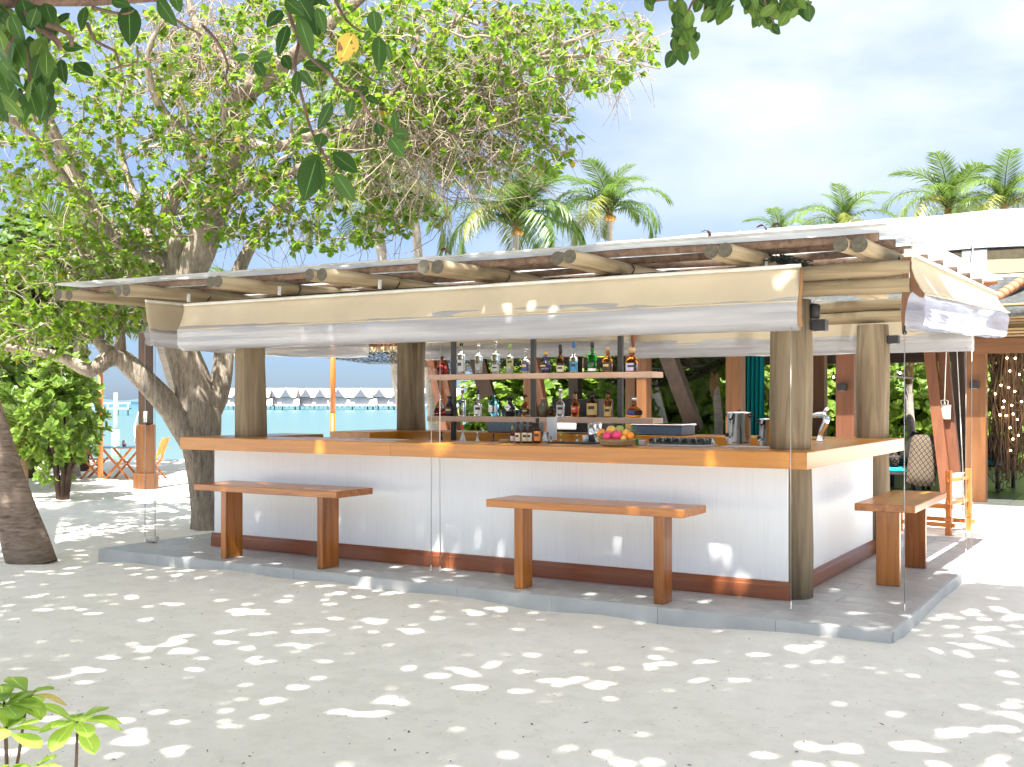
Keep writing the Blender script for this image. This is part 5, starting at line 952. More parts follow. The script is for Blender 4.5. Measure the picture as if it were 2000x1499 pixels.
def grow(limbs, attr, r, tipr=.0035, jit=.12, sag=-.02, minstep=.16, expo=2.35, cap_r=.05):
    """grow twigs from limb nodes to attractor points; returns paths with radii, tips"""
    nodes = np.concatenate([l[0] for l in limbs]); nn = len(nodes); cap = nn+len(attr)*7; ND = np.zeros((cap, 3)); ND[:nn] = nodes
    par = np.full(cap, -1); n0 = nn; load = np.zeros(cap); paths = []
    dl = np.array([np.min(np.linalg.norm(nodes-a, axis=1)) for a in attr]); order = np.argsort(dl+r.random(len(attr))*.5)
    for ai in order:
        a = attr[ai]; d = np.linalg.norm(ND[:nn]-a, axis=1); j = int(np.argmin(d)); L_ = d[j]
        if L_ < .05: continue
        k = max(2, min(7, int(L_/minstep)+1)); off = r.normal(size=3)*L_*jit; idx = [j]; p0 = ND[j].copy()
        for s in range(1, k+1):
            t = s/k; p = p0*(1-t)+a*t+off*math.sin(PI*t)+np.array([0, 0, sag*L_*math.sin(PI*t)])+r.normal(size=3)*.012
            if nn >= cap: break
            ND[nn] = p; par[nn] = idx[-1]; idx.append(nn); nn += 1
        paths.append(idx)
    area = np.zeros(nn); 
    tips = [p[-1] for p in paths]
    for p in paths: area[p[-1]] += tipr**expo
    for i in range(nn-1, n0-1, -1):
        area[i] = max(area[i], tipr**expo)
        if par[i] >= 0: area[par[i]] += area[i]
    rad = np.minimum(area**(1/expo), cap_r); out = []
    for p in paths:
        R_ = rad[p].copy(); R_[0] = R_[1]; out.append((ND[p], R_))
    return out, ND[:nn], rad, n0, par[:nn]
def twig_leaves(paths, r, per, size, thr=.011, spread=.9, droop=.35):
    P, Dd, Nn, Sz = [], [], [], []
    for pts, R_ in paths:
        m_ = len(pts)
        for i in range(1, m_):
            if R_[i] > thr: continue
            k = per if i == m_-1 else r.integers(0, max(1, per//2)+1)
            ax = pts[i]-pts[i-1]
            for _ in range(k):
                t = r.random(); base = pts[i-1]+ax*t if i < m_-1 else pts[i]-ax*t*.35
                d = ax/(np.linalg.norm(ax)+1e-9)*.5+r.normal(size=3)*spread; d[2] -= droop; P.append(base+r.normal(size=3)*.01); Dd.append(d); nv = r.normal(size=3)*.6; nv[2] += 1; Nn.append(nv); Sz.append(size*(.55+.75*r.random()))
    return np.array(P), np.array(Dd), np.array(Nn), np.array(Sz)
def inst_np(name, V, F, mat, parent, smooth=False, kind=None):
    off = np.array(wloc(parent)); o = bpy.data.objects.new(name, np_mesh(name, np.asarray(V)-off, F, mat, smooth)); COL.objects.link(o); o.parent = parent
    if kind: o['kind'] = kind
    return o
def near_leaves(P, Dd, Nn, Sz, T, TF, asp, mat, parent, n, rest):
    """the n leaves that show largest become parts, the others one part of kind stuff"""
    rel = P-np.array(CAM); D = rel @ np.array(FW); x_ = 1000+FPX*(rel @ np.array(RT))/D; y_ = HY-FPX*rel[:, 2]/D; s = Sz/D*((x_ > 0) & (x_ < 2000) & (y_ > 0) & (y_ < 1499)); o_ = np.argsort(-s); a, b_ = o_[:n], o_[n:]
    V, F = leaves(P[b_], Dd[b_], Nn[b_], Sz[b_], T, TF, asp); inst_np(rest, V, F, mat, parent, False, 'stuff')
    me = np_mesh('leaf', T*np.array([asp, 1, 1]), TF, mat); w0 = np.array(wloc(parent))
    for i in a:
        y = Dd[i]/np.linalg.norm(Dd[i]); x = np.cross(y, Nn[i]); x /= np.linalg.norm(x); z = np.cross(x, y); Mx = Matrix((x*Sz[i], y*Sz[i], z*Sz[i])).transposed().to_4x4(); Mx.translation = Vector(P[i]-w0); inst('leaf', me, parent, Mx)
def ell(cx, cy, rx, ry, d0, d1, n, r):
    out = []
    while len(out) < n:
        a, b_ = r.uniform(-1, 1, 2)
        if a*a+b_*b_ < 1: out.append(np.array(cp(cx+a*rx, cy+b_*ry, r.uniform(d0, d1))))
    return out
def bumpy(P, R, mbx, n=16, ph=0, amp=.06):
    """limb surface with knots and ridges"""
    k = len(P); vs = []; t = np.gradient(P, axis=0); t /= np.linalg.norm(t, axis=1, keepdims=True)+1e-9
    u = Vector(t[0]).orthogonal().normalized(); pt = Vector(t[0])
    for i in range(k):
        tt = Vector(t[i]); u = pt.rotation_difference(tt) @ u; u = (u-tt*u.dot(tt)).normalized(); pt = tt; v = tt.cross(u)
        for j in range(n):
            a = 2*PI*j/n; rr = R[i]*(1+amp*math.sin(3*a+i*.21+ph)+amp*.7*math.sin(5*a-i*.37+ph*2)+amp*.8*math.sin(i*.55+ph+a)); vs.append(Vector(P[i])+(u*math.cos(a)+v*math.sin(a))*rr)
    mbx.add(vs, [(i*n+j, i*n+(j+1) % n, (i+1)*n+(j+1) % n, (i+1)*n+j) for i in range(k-1) for j in range(n)], 0, True)
    b0 = len(mbx.v)-n; mbx.f.append(tuple(b0+j for j in range(n))); mbx.m.append(0); mbx.sm.append(True)
# --- the large cordia tree behind and left of the bar
tr1 = np.random.default_rng(21)
tb_ = cp(406, 1034, 14.1); tree = thing('cordia_tree', 'large sprawling tree with forked grey trunk and light green leaves, left of the bar', 'tree', (tb_.x, tb_.y, -.12))
LM = []
def limb(pts, rad): l = spline(pixl(pts), rad); LM.append(l); return l
main = [(407, 1050, 14.1), (403, 1000, 14.1), (397, 940, 14.1), (394, 880, 14.1), (388, 820, 14.1), (374, 750, 14.1), (358, 690, 14.1), (352, 630, 14.1), (362, 560, 14.1), (390, 490, 14), (415, 420, 13.9), (440, 340, 13.8), (456, 275, 13.7), (450, 225, 13.6), (485, 178, 13.3), (540, 140, 13), (620, 70, 12.6), (700, 0, 12.2), (780, -80, 11.8)]
limb(main, [.24, .20, .20, .235, .27, .235, .215, .205, .20, .20, .185, .165, .145, .135, .12, .105, .08, .06, .04])
limb([(375, 860, 14.0), (335, 800, 13.9), (300, 760, 13.8), (262, 722, 13.7), (232, 698, 13.7), (205, 704, 13.6), (175, 724, 13.5), (120, 696, 13.4), (40, 683, 13.2), (-70, 668, 13)], [.19, .15, .14, .13, .12, .105, .085, .065, .05, .04])
limb([(232, 702, 13.7), (192, 668, 13.7), (196, 620, 13.6), (190, 560, 13.5), (165, 500, 13.4)], [.11, .075, .06, .045, .03]); limb([(232, 700, 13.7), (236, 660, 13.7), (225, 600, 13.8), (250, 540, 13.9)], [.10, .06, .045, .03])
limb([(402, 810, 14.15), (426, 760, 14.2), (437, 700, 14.3), (440, 640, 14.4), (452, 580, 14.5), (470, 520, 14.6), (510, 450, 14.7), (560, 380, 14.8)], [.17, .14, .13, .12, .11, .09, .07, .05])
limb([(356, 600, 14.1), (325, 520, 14.2), (275, 492, 14.3), (228, 470, 14.3), (190, 430, 14.2), (150, 385, 14), (105, 320, 13.8), (50, 255, 13.5), (-20, 215, 13.2)], [.17, .15, .13, .12, .10, .075, .06, .045, .03])
limb([(228, 472, 14.3), (170, 400, 14.5), (130, 320, 14.6), (95, 250, 14.7), (75, 190, 14.7), (70, 120, 14.7)], [.10, .075, .06, .055, .045, .03]); limb([(205, 450, 14.3), (160, 360, 14), (115, 270, 13.7), (85, 200, 13.4), (60, 100, 13)], [.08, .06, .045, .04, .03])
limb([(345, 540, 14.1), (344, 480, 14.1), (326, 430, 14.1), (340, 385, 14), (366, 345, 13.9), (400, 300, 13.7)], [.14, .12, .105, .10, .07, .04]); limb([(300, 500, 14.2), (285, 440, 14.5), (250, 350, 14.7), (230, 260, 14.8), (240, 160, 14.8)], [.09, .07, .05, .04, .025])
limb([(430, 385, 13.85), (480, 365, 13.6), (560, 340, 13.2), (650, 300, 12.8), (760, 275, 12.4), (870, 205, 12), (960, 175, 11.7), (1050, 110, 11.4), (1130, 75, 11.2), (1220, 35, 11)], [.10, .075, .06, .055, .045, .04, .034, .028, .02, .012])
limb([(452, 260, 13.7), (520, 290, 13.3), (610, 265, 12.9), (700, 245, 12.5), (780, 170, 12.2), (850, 90, 12), (930, 0, 11.8)], [.09, .07, .06, .05, .042, .032, .02]); limb([(780, 268, 12.4), (850, 250, 12), (950, 160, 11.7), (985, 90, 11.5), (1010, 20, 11.4)], [.04, .034, .026, .02, .012])
limb([(500, 170, 13.2), (420, 100, 13.4), (380, 40, 13.5), (360, -40, 13.5)], [.09, .06, .05, .035]); limb([(445, 300, 13.7), (350, 250, 13.2), (300, 180, 12.9), (290, 100, 12.7), (330, 20, 12.6)], [.08, .055, .045, .035, .02])
limb([(1050, 112, 11.4), (1140, 110, 11.2), (1210, 118, 11), (1290, 135, 10.9)], [.025, .02, .014, .008]); limb([(870, 205, 12), (960, 230, 11.8), (1040, 240, 11.6), (1100, 260, 11.5)], [.03, .022, .015, .008]); limb([(650, 300, 12.8), (740, 360, 12.6), (800, 400, 12.5), (850, 430, 12.4)], [.04, .025, .015, .008])
q = MB()
for k, (P, R_) in enumerate(LM): bumpy(P, R_, q, 16 if R_[0] > .12 else 8, k*1.7, .07 if R_[0] > .15 else .05)
q.obj('trunk', M['bark'], tree)
AT = ell(220, 250, 270, 240, 12.4, 16, 800, tr1)+ell(560, 190, 260, 210, 11.3, 15.5, 760, tr1)+ell(880, 120, 240, 135, 10.8, 14, 640, tr1)+ell(1110, 90, 175, 95, 10.6, 12.4, 300, tr1)+ell(925, 240, 150, 105, 11.2, 13.5, 380, tr1)+ell(600, 400, 230, 95, 12, 15, 260, tr1)+ell(140, 560, 175, 110, 12.4, 14.6, 320, tr1)+ell(40, 650, 100, 60, 12.2, 13.8, 90, tr1)+ell(330, 430, 150, 70, 13, 15.6, 120, tr1)+ell(1070, 260, 60, 80, 11.2, 12.2, 60, tr1)+ell(800, 420, 70, 45, 12, 13, 30, tr1)
AT = np.array(AT)
paths, ND, rad, n0, par = grow(LM, AT, tr1, tipr=.0038, jit=.14, cap_r=.032)
# hair of fine bare twigs
V1, F1 = tubes_np(paths, 4)
extra = []
for pts, R_ in paths:
    for _ in range(1):
        i = tr1.integers(1, len(pts)); d = tr1.normal(size=3); d[2] -= .35; d /= np.linalg.norm(d); L_ = tr1.uniform(.15, .6); b_ = pts[i]; c = tr1.normal(size=3)*.12*L_
        extra.append((np.array([b_+d*L_*s+c*math.sin(PI*s)*1.3+np.array([0, 0, -.12*L_*s*s]) for s in (0, .33, .66, 1)]), np.array([.0045, .004, .0035, .002])))
hang = []
for _ in range(800):   # tangle of thin grey hanging twigs
    p = np.array(cp(tr1.normal(850, 85), tr1.normal(240, 55), tr1.uniform(11.3, 13))) if tr1.random() < .65 else np.array(cp(tr1.normal(400, 60), tr1.normal(70, 50), tr1.uniform(12.6, 14)))
    d = np.array([tr1.normal()*.5, tr1.normal()*.5, -tr1.uniform(.1, 1)]); L_ = tr1.uniform(.4, 1.1); c = tr1.normal(size=3)*.16*L_
    hang.append((np.array([p+d*L_*s+c*math.sin(PI*s) for s in (0, .25, .5, .75, 1)]), np.array([.007, .006, .005, .004, .0025])))
V2, F2 = tubes_np(extra+hang, 3)
inst_np('twigs', V1, F1, M['twig'], tree, True, 'stuff'); inst_np('fine_twigs', V2, F2, M['twig'], tree, True, 'stuff')
P, Dd, Nn, Sz = twig_leaves(paths, tr1, 11, .077, .014)
# fewer leaves in the bare patch
C_ = np.array(CAM); rel = P-C_; Dp = rel @ np.array(FW); px_ = 1000+FPX*(rel @ np.array(RT))/Dp; py_ = HY-FPX*rel[:, 2]/Dp
bare = np.exp(-(((px_-880)/120)**2+((py_-280)/75)**2))*.72+np.exp(-(((px_-400)/80)**2+((py_-80)/70)**2))*.5
thin = .12+.40*np.clip((px_-620)/350, 0, 1)
keep = tr1.random(len(P)) > np.maximum(bare, thin); P, Dd, Nn, Sz = P[keep], Dd[keep], Nn[keep], Sz[keep]
near_leaves(P, Dd, Nn, Sz, LT, LTF, 1.25, M['leaf'], tree, 300, 'crown')
OV = np.array([[1, 0, 0], [-1, 0, 0], [0, 1, 0], [0, -1, 0], [0, 0, 1], [0, 0, -1]])*.013; OF = np.array([[0, 2, 4], [2, 1, 4], [1, 3, 4], [3, 0, 4], [2, 0, 5], [1, 2, 5], [3, 1, 5], [0, 3, 5]])
ids = tr1.choice(len(P), 420, replace=False); V = (P[ids][:, None]+OV[None]).reshape(-1, 3); F = (OF[None]+(np.arange(170)*6)[:, None, None]).reshape(-1, 3); inst_np('berries', V, F, M['berry'], tree, False, 'stuff')
print('tree leaves', len(P), 'twigs', len(paths))
# --- overhanging fig tree whose trunk stands left of the photographer
tr2 = np.random.default_rng(5); HOLE = 9
fig = thing('shade_tree', 'tree overhead with dark limb, hanging twigs of big dark oval leaves along the top edge', 'tree', (-3.4, -9.8, -.12))
FL = []
def flimb(pts, rad):
    pts = [p+Vector((.2, -.9, 2.0))*max(0, min(1, (p.z-4.4)/1.2)) for p in pts]; l = spline(pts, rad, .15); FL.append(l); return l
V_ = lambda *a: Vector(a)
flimb([V_(-3.4, -9.8, -.3), V_(-3.3, -9.7, 1.2), V_(-3.1, -9.5, 2.6), V_(-2.4, -9.1, 3.9), V_(-1.2, -8.4, 4.9), V_(.5, -7.4, 5.6), V_(2.4, -6.3, 6.0), V_(4.4, -5.2, 6.2)], [.36, .28, .25, .22, .18, .14, .10, .05])
flimb([V_(-2.9, -9.3, 3.0)]+pixl([(-500, -60, 3.0), (-150, -8, 3.3), (60, 0, 3.5), (300, -6, 3.8)])+[cp(560, -60, 4.2), cp(800, -200, 4.8)], [.15, .10, .05, .021, .017, .025, .015])
flimb([V_(-2.4, -9.1, 3.9), V_(-3.2, -7.8, 5.2), V_(-4.2, -6.4, 5.9), V_(-5.4, -4.6, 6.2), V_(-6.4, -3.6, 6.3)], [.16, .12, .09, .06, .03]); flimb([V_(-4.2, -6.4, 5.9), V_(-3.6, -4.3, 6.3)], [.08, .04]); flimb([V_(-.4, -8, 5.2), V_(-.8, -6.2, 6.0), V_(-1.0, -4.4, 6.4), V_(-.8, -2.8, 6.6)], [.12, .09, .07, .04])
flimb([V_(1.4, -6.9, 5.8), V_(1.6, -5.2, 6.3), V_(1.9, -3.6, 6.5)], [.09, .07, .03]); flimb([V_(.5, -7.4, 5.6), V_(2.6, -7.8, 5.8), V_(4.6, -7.6, 6.0)], [.09, .07, .03])
flimb([V_(2.4, -6.3, 6.0), cp(1390, -160, 5.2)+V_(0, 0, 0), cp(1400, -40, 5.1)], [.06, .03, .014])
q = MB()
for k, (P, R_) in enumerate(FL): bumpy(P, R_, q, 12 if R_[0] > .1 else 8, k, .05)
q.obj('trunk', M['bark2'], fig)
A2 = []
for gx in np.arange(-7.2, 4.5, .225):
    for gy in np.arange(-11.2, -2.2, .225):
        x, y = gx+tr2.uniform(-.1, .1), gy+tr2.uniform(-.1, .1); z = 8.2+.10*max(0, y+5)+.5*math.sin(x*1.3+y*.7)+.3*math.sin(x*2.9-y*2.2)+tr2.uniform(-.15, .15)
        d = Vector((x, y, z))-CAM; D = d.dot(FW); R_ = d.dot(RT)
        if D > .3 and (HY-FPX*d.z/D) > -110 and abs(R_/D) < .62: continue
        c = math.sin(x*3.1+1)*math.sin(y*2.9+.5)+.7*math.sin(x*5.3+y*4.1)
        if y < -9.5+.55*x: continue
        if c < -1.3 or (x > 3.2 and tr2.random() < .4): continue
        A2.append(np.array((x, y, z)))
pth, *_ = grow(FL, np.array(A2), tr2, tipr=.005, jit=.12, cap_r=.04); V, F = tubes_np(pth, 4); inst_np('twigs', V, F, M['bark2'], fig, True, 'stuff')
gx, gy = np.meshgrid(np.arange(-7.6, 4.6, .073), np.arange(-11.4, -2.0, .073)); gx = gx.ravel(); gy = gy.ravel(); gx = gx+tr2.uniform(-.03, .03, gx.shape); gy = gy+tr2.uniform(-.03, .03, gy.shape)  # crown leaves out of view, laid on a grid to block the sun evenly
gz = 8.2+.10*np.maximum(0, gy+5)+.5*np.sin(gx*1.3+gy*.7)+.3*np.sin(gx*2.9-gy*2.2)+tr2.uniform(-.12, .12, gx.shape)
hole = np.sin(gx*3.1+1+.8*np.sin(gy*1.7))*np.sin(gy*2.9+.5+.9*np.sin(gx*1.3))+.6*np.sin(gx*4.3+gy*3.1); k_ = (hole > -HOLE) & ~((gx > 2.6+.5*np.sin(gy*2)) & (tr2.random(gx.shape) < .35))
hs_ = np.random.default_rng(77)
for _ in range(11):  # gaps cut into the unseen crown to let sun spots through
    hx, hy = hs_.uniform(-7.2, 4.3), hs_.uniform(-10.5, -3.2)
    for __ in range(hs_.integers(1, 5)): k_ &= ((gx-hx-hs_.normal()*.4)**2+((gy-hy-hs_.normal()*.3)*1.3)**2) > hs_.uniform(.07, .17)**2
k_ &= gy > -9.3+.55*gx
P = np.stack([gx, gy, gz], 1)[k_]; Dd = tr2.normal(size=P.shape); Dd[:, 2] *= .25; Nn = tr2.normal(size=P.shape)*.18; Nn[:, 2] += 1; Sz = tr2.uniform(.17, .22, len(P))
rel = P-C_; Dp = rel @ np.array(FW); py_ = HY-FPX*rel[:, 2]/np.maximum(Dp, .05); px_ = 1000+FPX*(rel @ np.array(RT))/np.maximum(Dp, .05); ok = ~((Dp > .3) & (py_ > -60) & (px_ > -150) & (px_ < 2150)); P, Dd, Nn, Sz = P[ok], Dd[ok], Nn[ok], Sz[ok]
V, F = leaves(P, Dd, Nn, Sz, asp=1.5); inst_np('crown', V, F, M['leafd'], fig, False, 'stuff'); print('canopy leaves', len(P))
# the hanging twigs that show, every leaf a part
def leafmesh(w_=.36, n=8, m_=4, curl=.12, fold=.10, tip=1.0, obov=0):
    vs, fs, uv = [], [], []
    for i in range(n+1):
        t = i/n; wd = w_*(math.sin(PI*t**(.85+obov*.9))**.72)*(1-.18*t*tip) if 0 < t < 1 else .004
        for j in range(m_+1):
            s = j/m_*2-1; vs.append((s*wd*.5*2*.5*2, t, -curl*t*t+fold*abs(s)*wd+.015*math.sin(t*9+s*3))); uv.append((j/m_, t))
    fs = [(i*(m_+1)+j, i*(m_+1)+j+1, (i+1)*(m_+1)+j+1, (i+1)*(m_+1)+j) for i in range(n) for j in range(m_)]
    return vs, fs, uv
def leafme(name, mat, **k):
    vs, fs, uv = leafmesh(**k); me = bpy.data.meshes.new(name); me.from_pydata(vs, [], fs); ul = me.uv_layers.new(name='UVMap')
    for lp_ in me.loops: ul.data[lp_.index].uv = uv[lp_.vertex_index]
    me.polygons.foreach_set('use_smooth', [True]*len(fs)); me.materials.append(mat); me.update(); return me
FM = [leafme('leaf', M['figleaf'], w_=.30, curl=.10), leafme('leaf', M['figleaf'], w_=.26, curl=.22), leafme('leaf', M['figleaf'], w_=.34, curl=.05)]; FMY = leafme('leaf', M['figyellow'], w_=.32); FML = [leafme('leaf', M['figlite'], w_=.27, obov=.5, curl=.15), leafme('leaf', M['figlite'], w_=.30, obov=.4, curl=.3)]
def leafat(cxp, cyp, D, L_, ang, face, me, parent, asp=1.0, rr=None):
    """leaf centred at a pixel: ang = direction of the tip (0 right, 90 down) in the view, face = tilt out of the view plane"""
    s = L_*D/FPX; a = math.radians(ang); y = (RT*math.cos(a)-UP*math.sin(a)).normalized(); n_ = -FW; x = y.cross(n_).normalized(); y2 = (y*math.cos(face[0])+FW*math.sin(face[0])).normalized(); x2 = (x*math.cos(face[1])+n_*math.sin(face[1])).normalized(); z = x2.cross(y2).normalized(); x2 = y2.cross(z).normalized()
    c = cp(cxp, cyp, D)-y2*s*.5; Mx = Matrix((x2*s*asp, y2*s, z*s)).transposed().to_4x4(); Mx.translation = c-wloc(parent); return inst('leaf', me, parent, Mx)
rr = random.Random(4)
tw = MB()
for pts, r0 in (([(560, -12, 3.5), (566, 32, 3.45), (590, 90, 3.4), (612, 118, 3.4), (642, 142, 3.35), (668, 172, 3.35), (702, 178, 3.3), (712, 208, 3.3), (736, 236, 3.3), (768, 258, 3.3)], .0075), ([(585, 80, 3.42), (576, 132, 3.4), (590, 190, 3.4), (603, 240, 3.4), (614, 268, 3.38), (632, 300, 3.35), (648, 332, 3.35), (660, 345, 3.35)], .006), ([(650, -10, 3.7), (676, 40, 3.65), (702, 60, 3.6), (722, 66, 3.6)], .006),
  ([(395, 50, 3.8), (425, 82, 3.8), (446, 130, 3.8), (440, 152, 3.8), (456, 182, 3.8), (476, 186, 3.8)], .0055), ([(300, -5, 3.7), (345, 40, 3.75), (395, 70, 3.8)], .007), ([(170, 45, 3.6), (188, 82, 3.6), (225, 100, 3.6), (235, 130, 3.6), (268, 120, 3.6), (268, 90, 3.6)], .006), ([(235, 130, 3.6), (200, 142, 3.6)], .004), ([(180, 15, 3.6), (240, 28, 3.6), (262, 20, 3.6)], .006), ([(40, 20, 3.45), (80, 42, 3.4), (132, 65, 3.4), (140, 90, 3.4)], .014), ([(60, 40, 3.45), (110, 80, 3.4), (118, 100, 3.4)], .014),
  ([(0, 10, 3.45), (30, 60, 3.4), (55, 120, 3.4), (60, 190, 3.4), (70, 240, 3.4)], .010), ([(30, 70, 3.4), (5, 120, 3.4), (-20, 190, 3.4)], .008)):
    P, R_ = spline(pixl(pts), [r0*(1-.55*i/(len(pts)-1)) for i in range(len(pts))], .03); tw = MB(); tw.tube([Vector(p) for p in P], list(R_), 6); tw.obj('hanging_twig', M['bark2'], fig)
for (x, y, L_, a, asp) in [(536, 36, 46, 130, 1.1), (552, 76, 66, 105, .8), (600, 26, 60, 60, 1), (628, 40, 50, 70, 1), (598, 72, 78, 70, .85), (618, 52, 44, 80, 1), (469, 113, 40, 175, .8), (515, 112, 34, 170, 1.1), (508, 136, 38, 60, 1), (560, 122, 38, 60, 1), (621, 128, 58, -5, .95), (579, 163, 50, 95, .75), (599, 155, 42, 55, .9), (732, 44, 44, 85, 1.1), (741, 104, 70, 88, .85), (760, 104, 36, 80, .7), (717, 70, 24, 120, 1.1), (704, 180, 36, 150, 1.2), (728, 195, 32, 30, .9), (683, 212, 38, 110, 1.1), (635, 227, 60, 118, .8), (592, 256, 38, 178, .75), (626, 275, 32, 100, 1.4), (606, 318, 50, 150, 1.2), (606, 350, 88, 105, 1.1), (622, 345, 70, 75, .9), (675, 318, 60, 35, 1.05), (674, 368, 66, 58, .9), (772, 236, 38, 265, .8), (782, 262, 36, 10, 1.3), (741, 252, 32, 75, 1.3), (776, 288, 48, 52, 1.1), (117, 38, 46, 150, .8), (160, 36, 48, 110, 1.1), (253, 48, 84, 85, .95), (323, 24, 62, 62, 1.1), (141, 92, 42, 5, .9), (120, 139, 48, 85, 1.2), (163, 135, 54, 35, .9), (236, 6, 44, 20, .9), (345, 5, 40, 70, 1), (575, 15, 50, 40, .9)]:
    leafat(x, y, rr.uniform(3.3, 3.5) if x > 500 else 3.6, L_, a, (rr.uniform(-.35, .35), rr.uniform(-.5, .5)), FM[rr.randrange(3)], fig, asp)
yl = leafat(677, 93, 3.4, 62, 118, (.1, .2), FMY, fig, 1.15); yl['label'] = 'yellowing leaf with a brown patch'
ym = M['figyellow'].node_tree; yb_ = ym.nodes['Principled BSDF']; yu = ym.nodes.new('ShaderNodeUVMap'); yn = N(ym, 'ShaderNodeTexNoise', ins={'Scale': 2.6, 'Detail': 4}); ym.links.new(yu.outputs[0], yn.inputs['Vector']); yr = ramp(ym, [(.55, (0, 0, 0)), (.58, (1, 1, 1))]); ym.links.new(yn.outputs[0], yr.inputs[0]); ymx = N(ym, 'ShaderNodeMixRGB', ins={'Color2': (.07, .018, .006, 1)}); ym.links.new(yr.outputs[0], ymx.inputs[0]); ym.links.new(yb_.inputs['Base Color'].links[0].from_socket, ymx.inputs[1]); ym.links.new(ymx.outputs[0], yb_.inputs['Base Color'])
for (x, y, L_, a, asp) in [(612, 3, 44, 160, .8), (628, 2, 36, 20, .9)]: leafat(x, y, 3.5, L_, a, (0, .2), FM[1], fig, asp)
for k in range(58): leafat(rr.uniform(-10, 98), rr.uniform(25, 225), rr.uniform(3.2, 3.6), rr.uniform(42, 66), rr.uniform(55, 125), (rr.uniform(-.5, .5), rr.uniform(-.9, .9)), FML[rr.randrange(2)] if rr.random() < .35 else FM[rr.randrange(3)], fig, rr.uniform(.85, 1.2))
tw2 = MB()
for pts in ([(1400, -45, 5.1), (1360, -8, 5.1), (1338, 40, 5.1), (1332, 80, 5.1), (1336, 108, 5.1)], [(1400, -45, 5.1), (1420, 0, 5.1), (1410, 30, 5.1)], [(1400, -45, 5.1), (1480, -20, 5), (1498, 20, 5), (1512, 45, 5)], [(1480, -22, 5), (1540, -10, 5), (1562, 18, 5)], [(1360, -8, 5.1), (1310, -2, 5.1), (1280, 2, 5.1)]):
    P, R_ = spline(pixl(pts), [.007-.001*i for i in range(len(pts))], .04); tw2 = MB(); tw2.tube([Vector(p) for p in P], list(R_), 5); tw2.obj('hanging_twig', M['bark2'], fig)
for (x0, y0, x1, y1, n_) in ((1338, 10, 1334, 112, 30), (1375, 5, 1412, 28, 16), (1480, 0, 1512, 48, 24), (1530, 0, 1562, 24, 14), (1268, 1, 1275, 3, 2), (1440, 2, 1470, 8, 6)):
    for k in range(n_):
        t = rr.random(); leafat(x0+(x1-x0)*t+rr.uniform(-26, 26)*(1 if n_ > 2 else .2), y0+(y1-y0)*t+rr.uniform(-14, 12), rr.uniform(4.8, 5.3), rr.uniform(27, 44), rr.uniform(30, 150), (rr.uniform(-.5, .5), rr.uniform(-.7, .7)), FML[rr.randrange(2)] if rr.random() < .7 else FM[2], fig, rr.uniform(.95, 1.25))
# --- palms
def frondme(L_, seed, mat, droop=1.0, nl=58, wl=.048, ll=.95):
    r = random.Random(seed); q = MB(); pts = []; ang = 0.0; p = Vector((0, 0, 0)); k = 14; th = .9
    for i in range(k+1): pts.append(p.copy()); a = 1.0-i/k*(1.15+.75*droop)-.25*droop*(i/k)**2; p = p+Vector((math.cos(a), 0, math.sin(a)))*L_/k
    q.tube(pts, [.030*(1-.85*i/k)*L_/3+.004 for i in range(k+1)], 5)
    for i in range(nl):
        t = .10+.88*i/nl; f = t*k; a0 = int(f); s = f-a0; b_ = pts[a0].lerp(pts[min(a0+1, k)], s); tg = (pts[min(a0+1, k)]-pts[a0]).normalized()
        ln = ll*(L_/3)*(math.sin(PI*(.12+.83*t))**.7)*r.uniform(.85, 1.1); nrm = Vector((-tg.z, 0, tg.x))
        for sd in (-1, 1):
            d = (tg*(.55+.35*t)+Vector((0, sd, 0))*.85+nrm*r.uniform(.0, .35)).normalized(); w_ = wl*L_/3*r.uniform(.7, 1.1); c1 = b_+d*ln*.5-UP*ln*.06; dr = r.uniform(.25, .55)*droop; e = b_+d*ln*.93-UP*ln*dr; ws = d.cross(UP).normalized()*w_*.5
            q.add([b_-ws*.5, b_+ws*.5, c1-ws, c1+ws, e], [(0, 1, 3, 2), (2, 3, 4)])
    return q.mesh('frond', mat)
FRM = [frondme(3.0, 1, M['frond'], .7), frondme(3.0, 2, M['frond'], 1.0), frondme(3.0, 3, M['frond'], 1.25), frondme(3.0, 4, M['frondy'], 1.15), frondme(3.0, 5, M['frond'], .35)]
M['palmbark'] = mbark('ringed palm bark', (.11, .07, .05), (.36, .28, .22), (3, 3, 14), 2.2, .8); M['palmgrey'] = mbark('grey palm bark', (.22, .19, .16), (.42, .38, .34), (3, 3, 14), 2, .5)
M['nut'] = mplain('orange young coconut', (.45, .24, .05), .5); M['crownshaft'] = mplain('fibrous palm heart', (.20, .13, .06), .9, var=.3, scale=30)
